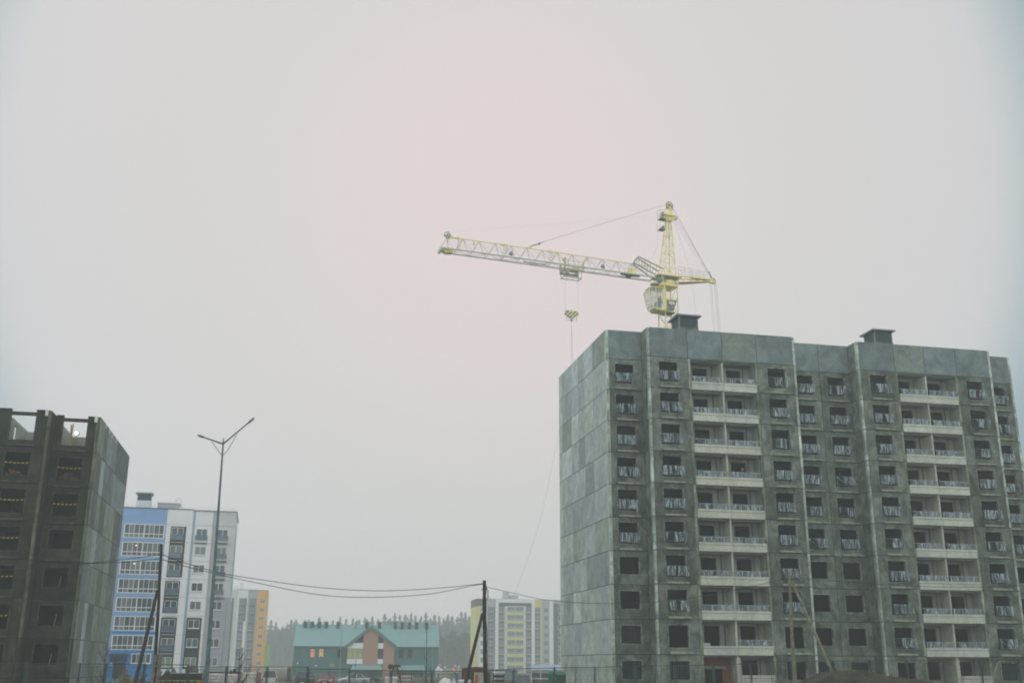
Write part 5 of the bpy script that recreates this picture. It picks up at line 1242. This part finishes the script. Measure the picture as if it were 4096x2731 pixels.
# ------------------------------------------------------------------ site materials behind the fence
def bags(px0, px1, py, D, n, seed, label, top='BAGW', mats=(BAGW, BAGB)):
    a_ = at(px0, py, D); c = at(px1, py, D); W_ = c.x-a_.x; H_ = a_.z; o = empty('bag_pallet', ((a_.x+c.x)/2, D, 0), R(random.uniform(-6, 6)), label, 'pallet', 'pallets stacked with white bags')
    rd = random.Random(seed); b = MB()
    for x in (-W_*.45, 0, W_*.38): b.box(x-.05, x+.09, -.5, .5, 0, .1)
    for y in (-.45, -.15, .15, .45): b.box(-W_/2, W_/2, y-.05, y+.05, .1, .13)
    b.build('pallet_base', WOODL, o); lh = (H_-.14)/n
    for k in range(n):
        b = MB(); z = .14+k*lh; jx = rd.uniform(-.04, .04); w2 = W_/2*rd.uniform(.94, 1.02)
        nx, ny = 10, 6; vs = []; fs = []
        for ring_, (zz_, sc) in enumerate(((.02, .90), (.25, 1.0), (.7, 1.01), (.97, .92))):
            m_ = 28
            for q in range(m_):
                th = 2*math.pi*q/m_; cx_ = math.copysign(abs(math.cos(th))**.35, math.cos(th)); cy_ = math.copysign(abs(math.sin(th))**.35, math.sin(th))
                wob = 1+.02*math.sin(q*2.3+k)+rd.uniform(-.012, .012)
                vs.append((jx+cx_*w2*sc*wob, cy_*.5*sc*wob, z+lh*zz_+(.025*math.sin(q*1.7+k*2) if ring_ == 3 else 0)))
        for r_ in range(3):
            for q in range(m_): fs.append((r_*m_+q, r_*m_+(q+1) % m_, (r_+1)*m_+(q+1) % m_, (r_+1)*m_+q))
        fs += [tuple(range(m_))[::-1], tuple(range(3*m_, 4*m_))]
        b.add(vs, fs); b.build('bag_layer', mats[0] if (k > n-3 or k % 3 != 0) else mats[1], o, smooth=False)
    return o
bags(835, 888, 2692, 90, 7, 1, 'pallet of white bags just right of the tall street lamp')
bags(912, 951, 2694, 91, 7, 2, 'pallet of white bags behind the bare forked sapling, second from the lamp')
bags(971, 1022, 2688, 92, 8, 3, 'tallest pallet of white and brown bags, left of the silver car')
bags(1541, 1589, 2705, 86, 6, 4, 'pallet of whitish bags under the A-shaped hoist, nearer its left leg')
bags(1605, 1650, 2700, 87, 7, 5, 'pallet of grey streaked bags at the right leg of the A-shaped hoist', mats=(mat('grey_bags', (.36, .33, .32), .7, noise=.35, nscale=6), BAGB))
bags(1834, 1888, 2717, 86, 5, 6, 'low pallet of pale bags left of the rusty white cabinet')
def heap(px, py, D, W_, label, mt, name, cat, bumpy=.15, seed=1, dep=.6, mb=None):
    p = at(px, py, D); H_ = p.z; b = MB(); n = 18; vs = []; rd = random.Random(seed)
    for i in range(n+1):
        for j in range(11):
            u = -1+2*i/n; v_ = -1+2*j/10; e_ = max(0, 1-abs(u)**3)*max(0, 1-v_*v_); z = H_*e_**.45*(1+mn.noise(Vector((u*3+seed, v_*2, seed)))*bumpy); vs.append((u*W_/2, v_*dep, max(0, z)))
    b.add(vs, [(i*11+j, (i+1)*11+j, (i+1)*11+j+1, i*11+j+1) for i in range(n) for j in range(10)]); o = b.build(name, mt, None, smooth=True); o.location = (p.x, D, 0); return tag(o, label, cat)
heap(1783, 2711, 84, 1.35, 'big rounded white bag slumped over brown filling', BAGW, 'bulk_bag', 'bag', .1, 2)
heap(1816, 2718, 85, .5, 'small knotted white sack beside the big rounded bag', BAGW, 'small_sack', 'bag', .4, 3, .3)
heap(898, 2695, 89, .5, 'crumpled grey-white wrapping between two bag pallets', mat('grey_wrap', (.4, .45, .46), .6, noise=.4, nscale=6), 'wrapped_bundle', 'bundle', .5, 4, .3)
heap(1033, 2683, 94, .62, 'dark brown stack beside the tallest bag pallet', BAGB, 'brown_stack', 'stack', .15, 5, .4)
heap(686, 2679, 96, 1.4, 'grey-green tarpaulin covered pile left of the dark skip', mat('tarp', (.10, .135, .125), .7, noise=.2, nscale=2), 'tarpaulin_pile', 'pile', .2, 6, .8)
heap(672, 2695, 90, 2.2, 'dark earth and root heap behind the concrete stub', DIRT, 'earth_heap', 'heap', .5, 7, .8)
# skip
def boxthing(name, label, cat, px0, px1, py, D, dep, mt, rz=0, extra=None):
    a_ = at(px0, py, D); c = at(px1, py, D); W_ = c.x-a_.x; H_ = (a_.z+c.z)/2; o = empty(name, ((a_.x+c.x)/2, D, 0), rz, label, cat); extra(o, W_, H_, dep, mt); return o
def skip(o, W_, H_, d, mt):
    b = MB(); b.prism([(-W_/2+.25, -d/2, .1), (W_/2-.25, -d/2, .1), (W_/2, -d/2, H_), (-W_/2, -d/2, H_)], (0, 1, 0), .06); b.prism([(-W_/2+.25, d/2-.06, .1), (W_/2-.25, d/2-.06, .1), (W_/2, d/2-.06, H_), (-W_/2, d/2-.06, H_)], (0, 1, 0), .06)
    for s_ in (-1, 1): b.prism([(s_*(W_/2-.25), -d/2, .1), (s_*(W_/2), -d/2, H_), (s_*(W_/2-.06), -d/2, H_), (s_*(W_/2-.31), -d/2, .1)], (0, 1, 0), d)
    b.box(-W_/2+.25, W_/2-.25, -d/2, d/2, .1, .16); b.box(-W_/2+.1, W_/2-.1, -d/2-.04, -d/2, H_*.55, H_*.62); b.build('hull', mt, o)
    b = MB(); b.box(-W_/2-.04, W_/2+.04, -d/2-.05, -d/2+.03, H_, H_+.06); b.box(-W_/2-.04, W_/2+.04, d/2-.03, d/2+.05, H_, H_+.06); b.build('rim', mat('pale_rim', (.38, .42, .42), .6), o)
boxthing('waste_skip', 'black steel skip with a pale rim behind the yellow barrier', 'skip', 697, 800, 2692, 88, 1.6, BLACK, 0, skip)
p = at(768, 2680, 93); o = empty('metal_drum', (p.x, 93, p.z), R(20), 'rusty round drum lying behind the black skip', 'drum')
b = MB(); b.disc((0, 0, 0), (.3, -1, 0), .42, .9, 20); b.build('shell', mat('olive_rust', (.16, .15, .11), .8, noise=.4, nscale=3), o); b = MB(); b.disc((-.14, -.46, 0), (.3, -1, 0), .36, .02, 20); b.build('end_plate', mat('tan_plate', (.26, .21, .12), .8, noise=.3, nscale=4), o)
b = MB(); b.box(-.5, .5, -.3, .3, -p.z, -.4); b.build('cradle', RUST, o)
def barrier(o, W_, H_, d, mt):
    b = MB(); b.bar((-W_/2, 0, H_), (W_/2, 0, H_), .035); b.bar((-W_/2, 0, H_*.5), (W_/2, 0, H_*.5), .03)
    for i in range(7): x = -W_/2+W_*i/6; b.bar((x, 0, 0), (x, 0, H_), .03)
    b.build('rail', mt, o)
boxthing('site_barrier', 'yellow tubular barrier in front of the black skip', 'barrier', 622, 798, 2720, 83, .3, mat('barrier_yellow', (.42, .36, .03), .6), 0, barrier)
def timber(o, W_, H_, d, mt):
    n = max(3, int(H_/.13))
    for k in range(n):
        b = MB(); b.box(-W_/2+random.uniform(-.05, .05), W_/2+random.uniform(-.05, .05), -d/2, d/2, k*H_/n+.01, (k+1)*H_/n-.03); b.build('plank_layer', mt, o)
boxthing('timber_stack', 'orange brown stacked boards between the skip and the street lamp', 'timber', 796, 822, 2716, 86, 1, mat('orange_timber', (.26, .15, .05), .9, noise=.3, nscale=4), 0, timber)
def beam(o, W_, H_, d, mt):
    b = MB(); b.box(-W_/2, W_/2, -.08, .08, H_-.14, H_-.11); b.box(-W_/2, W_/2, -.02, .02, H_-.11, H_-.03); b.box(-W_/2, W_/2, -.08, .08, H_-.03, H_); 
    b.build('beam', mt, o); b = MB()
    for x in (-W_*.42, -W_*.1, W_*.3, W_*.45): b.bar((x, 0, 0), (x, 0, H_-.14), .05)
    b.build('trestle', mt, o)
boxthing('steel_beam', 'long rusty beam on trestles behind the white bag pallets', 'beam', 832, 968, 2685, 95, .3, RUST, 0, beam)
def hooks(o, W_, H_, d, mt):
    b = MB()
    for k in range(5):
        x = -W_/2+W_*k/4; b.tube([(x, 0, 0), (x+.1, 0, H_*.6), (x+.2, .1, H_*(.9+.1*(k % 2))), (x+.35, .1, H_*.85), (x+.3, 0, H_*.6)], .05, 6)
    b.build('bent_bar', mt, o)
boxthing('scrap_metal', 'tangled rusty bent bars above the timber stack', 'scrap', 800, 818, 2680, 90, .4, RUST, 0, hooks)
boxthing('scrap_metal', 'small rusty bent bars poking up beside the fence post left of the dark capped post', 'scrap', 908, 918, 2679, 94, .3, RUST, 0, hooks)
p = at(939, 2672, 97); o = empty('capped_post', (p.x, 97, 0), 0, 'short dark rounded post above the rusty beam', 'post'); b = MB(); b.tube([(0, 0, 0), (0, 0, p.z-.1), (0, 0, p.z)], [.14, .15, .08], 12); b.build('post_shaft', BLACK, o); b = MB(); b.tube([(0, 0, p.z-.42), (0, 0, p.z-.36)], .19, 12); b.build('collar', BLACK, o)
# blue channel and debris by the dark block
def channel(o, W_, H_, d, mt):
    b = MB(); b.box(-W_/2, W_/2, -.15, .15, H_-.2, H_-.17); b.box(-W_/2, W_/2, -.15, -.12, H_-.17, H_); b.box(-W_/2, W_/2, .12, .15, H_-.17, H_); b.build('channel_profile', mt, o)
    b = MB()
    for x in (-W_*.4, W_*.4): b.box(x-.08, x+.08, -.2, .2, 0, H_-.2)
    b.build('support_block', WOODL, o)
boxthing('metal_trough', 'pale blue metal trough at the foot of the dark block', 'trough', 434, 478, 2712, 82, .3, mat('pale_blue_metal', (.12, .36, .46), .5), 0, channel)
boxthing('metal_trough', 'short pale blue metal trough left of the leaning strut', 'trough', 520, 560, 2713, 84, .3, mat('pale_blue_metal', ()), 0, channel)
p = at(500, 2712, 80); o = rubble(0, 0, .3, 1.9, p.z, 150, mat('branch_debris', (.22, .19, .11), .9, noise=.5, nscale=3), None, 'branch_pile'); o.location = (p.x, 80, 0); tag(o, 'pile of pale cut branches and debris between the dark block and the strut', 'debris')
p = at(570, 2716, 81); o = rubble(0, 0, .2, 1.4, p.z, 100, RUST, None, 'scrap_pile'); o.location = (p.x, 81, 0); tag(o, 'reddish brown scrap pile behind the leaning strut', 'scrap')
boxthing('equipment_box', 'small dark blue box behind the concrete stub', 'box', 624, 643, 2682, 98, .6, mat('dark_blue_box', (.03, .10, .16), .6), 0, lambda o, W_, H_, d, mt: (MB().box(-W_/2, W_/2, -d/2, d/2, 0, H_-.1).build('case', mt, o), MB().box(-W_/2-.03, W_/2+.03, -d/2-.03, d/2+.03, H_-.1, H_).build('lid', mt, o)))
# playground pieces before the blue block
def arch(o, W_, H_, d, mt):
    b = MB()
    for y in (-.3, .3): b.tube([(-W_/2, y, 0), (-W_/2, y, H_*.7), (-W_*.3, y, H_*.95), (0, y, H_), (W_*.3, y, H_*.95), (W_/2, y, H_*.7), (W_/2, y, 0)], .06, 6)
    b.build('arch_tube', mt, o); b = MB()
    for k in range(5): b.bar((-W_*.4+W_*.2*k, -.3, H_*.9), (-W_*.4+W_*.2*k, .3, H_*.9), .03)
    b.build('rung', mt, o)
boxthing('climbing_arch', 'faded red climbing arch before the blue ground floor', 'playground', 484, 510, 2677, 140, .6, mat('faded_red', (.20, .06, .07), .7), 0, arch)
def teal_box(o, W_, H_, d, mt):
    b = MB(); b.box(-W_/2, W_/2, -.4, .4, .9, 1.05); b.box(-W_/2, -W_/2+.1, -.4, .4, 0, H_*.9); b.box(W_/2-.5, W_/2, -.4, .4, 1.05, H_*.8); b.build('deck', mt, o)
    b = MB(); b.prism([(-W_/2, -.45, H_*.85), (W_/2, -.45, H_*.85), (0, -.45, H_)], (0, 1, 0), .9); b.build('roof', mt, o)
boxthing('play_house', 'teal play structure before the blue ground floor, right of the red arch', 'playground', 566, 590, 2678, 142, .6, mat('play_teal', (.02, .22, .28), .6), 0, teal_box)
# A-frame hoist
p = at(1583, 2659, 88); o = empty('site_hoist', (p.x, 88, 0), 0, 'dark A-shaped hoist frame with a pulley drum above the bag pallets', 'hoist'); H_ = p.z
b = MB()
for x in (-.95, .75): b.bar((x*.15, 0, H_-.1), (x, -.3, .1), .06); b.bar((x*.15, .2, H_-.1), (x, .6, .1), .06)
b.box(-.3, .35, -.1, .3, H_-.12, H_+.02); b.bar((-.5, 0, 1.2), (.42, 0, 1.2), .04); b.build('frame_leg', RUST, o)
b = MB(); b.disc((-.42, 0, H_-.1), (0, 1, .1), .2, .25, 14); b.build('drum', mat('drum_brown', (.10, .08, .06), .8), o)
b = MB(); b.tube([(.3, 0, H_), (.55, 0, H_-.3), (.62, 0, H_-.9), (.64, 0, .5)], .02, 5); b.tube([(-.42, 0, H_-.3), (-.6, 0, 1.5), (-.9, 0, .8)], .015, 4); b.build('hose', CABLEM, o)
def crate(o, W_, H_, d, mt):
    n = 6
    for k in range(n):
        z = H_*k/n; b = MB(); t_ = .06
        b.box(-W_/2, W_/2, -d/2, -d/2+t_, z+.02, z+H_/n*.55); b.box(-W_/2, W_/2, d/2-t_, d/2, z+.02, z+H_/n*.55); b.box(-W_/2, -W_/2+t_, -d/2+t_, d/2-t_, z+.02, z+H_/n-.01); b.box(W_/2-t_, W_/2, -d/2+t_, d/2-t_, z+.02, z+H_/n-.01)
        b.box(-W_/2+t_, W_/2-t_, -d/2+t_, d/2-t_, z+.02, z+.05); b.build('crate_tier', mt, o)
boxthing('crate_stack', 'dark brown crate tower with a pale board on top, right of the rusty white cabinet', 'crates', 1974, 2018, 2690, 84, .9, mat('dark_brown_wood', (.045, .03, .025), .9, noise=.3, nscale=4), 0, crate)
p0, p1 = at(1972, 2691, 84), at(2021, 2691, 84); b = MB(); b.box(-(p1.x-p0.x)/2, (p1.x-p0.x)/2, -.5, .5, 0, .1); o = b.build('white_board', WHITE); o.location = ((p0.x+p1.x)/2, 84, p0.z+.02); o.rotation_euler = (0, R(-1.5), 0); tag(o, 'white board lying on top of the dark brown crate tower', 'board')
def cabinet(o, W_, H_, d, mt):
    b = MB(); b.box(-W_/2, W_/2, -d/2, d/2, .1, H_); b.box(-W_/2-.03, W_/2+.03, -d/2-.04, d/2+.04, H_, H_+.05); b.build('housing', mt, o)
    for s_ in (-1, 1): b = MB(); b.box(min(s_*.02, s_*(W_/2-.03)), max(s_*.02, s_*(W_/2-.03)), -d/2-.025, -d/2-.002, .2, H_-.06); q = b.build('door', mt, o); b = MB(); b.box(s_*.08-.015, s_*.08+.015, -d/2-.05, -d/2-.026, H_*.5, H_*.6); b.build('handle', BLACK, q)
    b = MB(); b.add([(-W_*.38, -d/2-.028, H_-.1), (-W_*.12, -d/2-.028, H_-.15), (-W_*.16, -d/2-.028, H_*.55), (-W_*.3, -d/2-.028, H_*.3), (-W_*.4, -d/2-.028, H_*.6)], [(0, 4, 3, 2, 1)]); b.build('rust_patch', mat('rust_orange', (.34, .15, .03), .95, noise=.4, nscale=6), o)
boxthing('electric_cabinet', 'white two-door metal cabinet streaked with rust behind the dark pole', 'cabinet', 1896, 1941, 2691, 79, .6, RUSTP, 0, cabinet)
def plainbox(o, W_, H_, d, mt):
    b = MB(); b.box(-W_/2, W_/2, -d/2, d/2, 0, H_); b.build('housing', mt, o, bevel=.02); b = MB(); b.box(-W_/2-.02, W_/2+.02, -d/2-.02, d/2+.02, H_+.002, H_+.05); b.build('lid', mt, o); b = MB(); b.box(-W_*.35, W_*.35, -d/2-.02, -d/2-.001, .2, H_*.85); b.build('door', mt, o)
boxthing('switch_box', 'narrow grey-green steel box beside the rusty white cabinet', 'box', 1947, 1962, 2690, 80, .5, mat('grey_green_steel', (.06, .10, .095), .6), 0, plainbox)
def container(o, W_, H_, d, mt):
    b = MB(); n = int(W_/.16)
    b.box(-W_/2+.03, W_/2-.03, -d/2+.03, d/2-.03, .15, H_-.05)
    for i in range(n): x = -W_/2+.08+i*(W_-.16)/n; b.box(x, x+.08, -d/2, d/2, .2, H_-.1)
    b.build('corrugated_wall', mt, o); b = MB()
    for x in (-W_/2, W_/2):
        for y in (-d/2, d/2): b.box(x-.06, x+.06, y-.06, y+.06, 0, H_)
    for y in (-d/2, d/2): b.box(-W_/2+.06, W_/2-.06, y-.05, y+.05, H_-.08, H_+.01); b.box(-W_/2+.06, W_/2-.06, y-.05, y+.05, .05, .18)
    b.build('frame', mt, o); b = MB(); b.prism([(-W_/2, -d/2, H_+.012), (W_/2, -d/2, H_+.012), (W_*.1, -d/2, H_+.14)], (0, 1, 0), d); b.build('roof', mt, o)
boxthing('rusty_container', 'rusty red-brown corrugated cabin behind the leaning strut and cabinet', 'cabin', 1852, 1944, 2671, 100, 2.2, RUST, 0, container)
p = at(1979, 2674, 90); o = empty('vent_pipe', (p.x, 90, 0), 0, 'thin white pipe standing behind the dark brown crate tower', 'pipe'); b = MB(); b.tube([(0, 0, 0), (0, 0, p.z)], .04, 8); b.build('pipe_shaft', WHITE, o); b = MB(); b.tube([(0, 0, p.z), (0, 0, p.z+.06)], .07, 8); b.build('cap', WHITE, o)
def dumpster(o, W_, H_, d, mt):
    b = MB(); b.prism([(-W_/2+.1, -d/2, .2), (W_/2-.1, -d/2, .2), (W_/2, -d/2, H_-.25), (-W_/2, -d/2, H_-.25)], (0, 1, 0), d); b.build('bin_body', mt, o); b = MB(); b.prism([(-W_/2-.02, -d/2, H_-.245), (W_/2+.02, -d/2, H_-.245), (W_/2-.1, -d/2, H_), (-W_/2+.1, -d/2, H_)], (0, 1, 0), d); b.build('lid', mat('pale_green_plastic', (.10, .30, .22), .6), o)
    for x in (-W_*.4, W_*.4): b = MB(); b.disc((x, -d/2+.1, .1), (1, 0, 0), .1, .06, 10); b.build('wheel', BLACK, o)
boxthing('waste_container', 'bright green waste container with a paler lid near the gable', 'bin', 2192, 2216, 2682, 97, 1.1, mat('bin_green', (.02, .17, .10), .6), 0, dumpster)
boxthing('waste_container', 'dark green waste container half hidden by the gable corner', 'bin', 2222, 2262, 2684, 96, 1.1, mat('bin_dark_green', (.015, .07, .04), .6), 0, dumpster)
# shelter with pale blue roof
def shelter(o, W_, H_, d, mt):
    b = MB(); b.prism([(-W_/2, -d/2-.3, H_-.75), (-W_/2, 0, H_), (-W_/2, d/2+.3, H_-.75)], (1, 0, 0), W_); b.build('roof', mt, o)
    b = MB(); b.prism([(-W_/2-.03, -d/2-.2, H_-.72), (-W_/2-.03, 0, H_-.05), (-W_/2-.03, d/2+.2, H_-.72)], (1, 0, 0), .025); b.build('roof_end', DKGREY, o)
    b = MB()
    for i, (z0, z1) in enumerate(((H_-1.15, H_-.8), (H_-2.0, H_-1.85), (H_-2.75, H_-2.55))): b.box(-W_/2+.1, W_/2-.1, -d/2-.02, -d/2+.06, z0, z1)
    b.build('pale_board', PALE, o); b = MB(); b.box(-W_/2+.15, W_/2-.1, -d/2+.0, -d/2+.05, H_-2.55, H_-1.15); b.build('wall', mat('violet_grey', (.10, .09, .10), .8), o)
    b = MB(); b.box(W_*.12, W_*.42, -d/2-.04, -d/2-.022, H_-2.0, H_-1.2); b.build('sign_board', mat('dark_blue_board', (.04, .06, .12), .6), o)
    for x in (-W_/2+.1, -W_*.28, W_*.1, W_/2-.2): b = MB(); b.bar((x, -d/2-.1, 0), (x, -d/2-.1, H_-.8), .06); b.build('post', WHITE, o)
boxthing('shelter', 'open shelter with a pale blue pitched roof left of the grey gable', 'shelter', 2122, 2300, 2656, 160, 3, mat('pale_blue_roof', (.30, .38, .48), .6), 0, shelter)
def shed(o, W_, H_, d, mt):
    b = MB(); b.box(-W_/2, W_/2, -d/2, d/2, 0, H_-.5); b.build('wall', mat('shed_wall', (.16, .22, .23), .8), o); b = MB(); b.prism([(-W_/2-.1, -d/2-.2, H_-.5), (W_/2+.1, -d/2-.2, H_-.5), (W_/2+.1, -d/2-.2, H_-.35), (-W_/2-.1, -d/2-.2, H_-.1)], (0, 1, 0), d+.4); b.build('roof', mt, o)
    b = MB(); b.box(-W_*.1, W_*.1, -d/2-.02, -d/2-.001, 0, (H_-.5)*.8); b.build('door', METAL, o)
boxthing('garage_shed', 'long low grey flat-roofed shed before the yellow block', 'shed', 1950, 2070, 2671, 230, 5, DKGREY, 0, shed)
boxthing('garage_shed', 'small grey-blue lean-to shed left of the pale blue roofed shelter', 'shed', 2065, 2118, 2687, 170, 4, mat('blue_grey_roof', (.22, .32, .34), .6), 0, shed)
boxthing('small_house', 'tiny cream house with a white gable roof right of the teal school', 'house', 1746, 1766, 2663, 235, 4, WHITE, 0, lambda o, W_, H_, d, mt: (MB().box(-W_/2, W_/2, -d/2, d/2, 0, H_-.9).build('wall', mat('cream_wall', (.5, .48, .4), .8), o), MB().prism([(-W_/2-.2, -d/2-.2, H_-.9), (W_/2+.2, -d/2-.2, H_-.9), (-W_*.2, -d/2-.2, H_)], (0, 1, 0), d+.4).build('roof', mt, o), MB().box(-W_*.15, W_*.2, -d/2-.03, -d/2-.001, 0, H_*.4).build('door', DKGREY, o)))
boxthing('blue_cabin', 'saturated blue portable cabin seen through the fence below the red traffic light', 'cabin', 1820, 1833, 2692, 170, 1.2, mat('cabin_blue', (.02, .16, .36), .6), 0, plainbox)
boxthing('kiosk', 'small dark kiosk with an orange roof left of the dark parked car', 'kiosk', 1152, 1164, 2672, 170, 1.2, mat('kiosk_orange', (.50, .20, .10), .7), 0, lambda o, W_, H_, d, mt: (MB().box(-W_*.32, W_*.32, -d/2, d/2, 0, H_).build('wall', mat('kiosk_dark', (.06, .07, .06), .8), o), MB().prism([(-W_/2-.1, -d/2-.1, H_), (W_/2+.1, -d/2-.1, H_), (0, -d/2-.1, H_+.35)], (0, 1, 0), d+.2).build('roof', mt, o)))
# signs and light
p = at(1780, 2661, 200); o = empty('road_sign', (p.x, 200, 0), 0, 'give way sign, white triangle pointing down with a red border', 'road sign'); b = MB(); b.bar((0, .03, 0), (0, .03, p.z-.1), .035, n=8); b.build('post', METAL, o)
b = MB(); z = p.z; b.prism([(-.42, 0, z), (.42, 0, z), (0, 0, z-.72)], (0, 1, 0), .02); s_ = b.build('plate', mat('sign_red', (.36, .10, .09), .6), o); b = MB(); b.prism([(-.28, -.012, z-.08), (.28, -.012, z-.08), (0, -.012, z-.56)], (0, 1, 0), .008); b.build('white_field', WHITE, s_)
p = at(1819, 2673, 190); o = empty('traffic_light', (p.x, 190, 0), 0, 'traffic light glowing red beyond the fence', 'traffic light'); b = MB(); b.bar((0, 0, 0), (0, 0, p.z), .05, n=8); b.build('post', METAL, o); b = MB(); b.box(-.16, .16, -.12, .1, p.z-.9, p.z+.05); b.build('housing', BLACK, o)
b = MB(); b.disc((0, -.13, p.z-.15), (0, 1, 0), .11, .05, 14); b.disc((0, -.13, p.z-.42), (0, 1, 0), .10, .05, 14); b.build('red_lamp', mat('red_glow', (1, .1, .05), emit=(1, .07, .03), estr=3), o)
# park lamps with globe heads
for x, y, D in ((1821, 2661, 185), (1836, 2664, 200), (1760, 2657, 230), (1190, 2650, 230), (1264, 2660, 215)):
    p = at(x, y, D); o = empty('park_lamp', (p.x, D, 0), 0, 'short park lamp with a pale globe head', 'street lamp', 'pale globe lamps'); b = MB(); b.bar((0, 0, 0), (0, 0, p.z-.15), .035, n=6); b.build('pole', METAL, o); b = MB(); b.tube([(0, 0, p.z-.18), (0, 0, p.z-.1), (0, 0, p.z+.05), (0, 0, p.z+.12)], [.07, .16, .16, .07], 10); b.build('globe', WHITE, o)
# dry grass patch behind the fence on the right, green tufts along the kerb
b = MB(); rd = random.Random(77)
for i in range(2600):
    D = rd.uniform(98, 112); px = rd.uniform(2030, 2240); x = at(px, 2700, D).x; h_ = rd.uniform(.6, 1.35)*(0.75+.25*math.sin(px*.05)); dx = rd.uniform(-.2, .2)
    b.add([(x-.02, D, 0), (x+.02, D, 0), (x+dx, D, h_)], [(0, 1, 2)], m=0 if rd.random() < .7 else 1)
tag(b.build('dry_grass', [DRYG, mat('dry_grass_dark', (.12, .09, .04), .9)]), kind='stuff')
b = MB()
for i in range(5000):
    D = rd.uniform(160, 200); px = rd.uniform(1000, 2300); x = at(px, 2700, D).x; h_ = rd.uniform(.05, .22); dx = rd.uniform(-.1, .1); b.add([(x-.04, D, 0), (x+.04, D, 0), (x+dx, D, h_)], [(0, 1, 2)], m=rd.randrange(2))
tag(b.build('grass', [mat('grass_blade_green', (.06, .10, .03), .9), mat('grass_blade_straw', (.16, .15, .07), .9)]), kind='stuff')
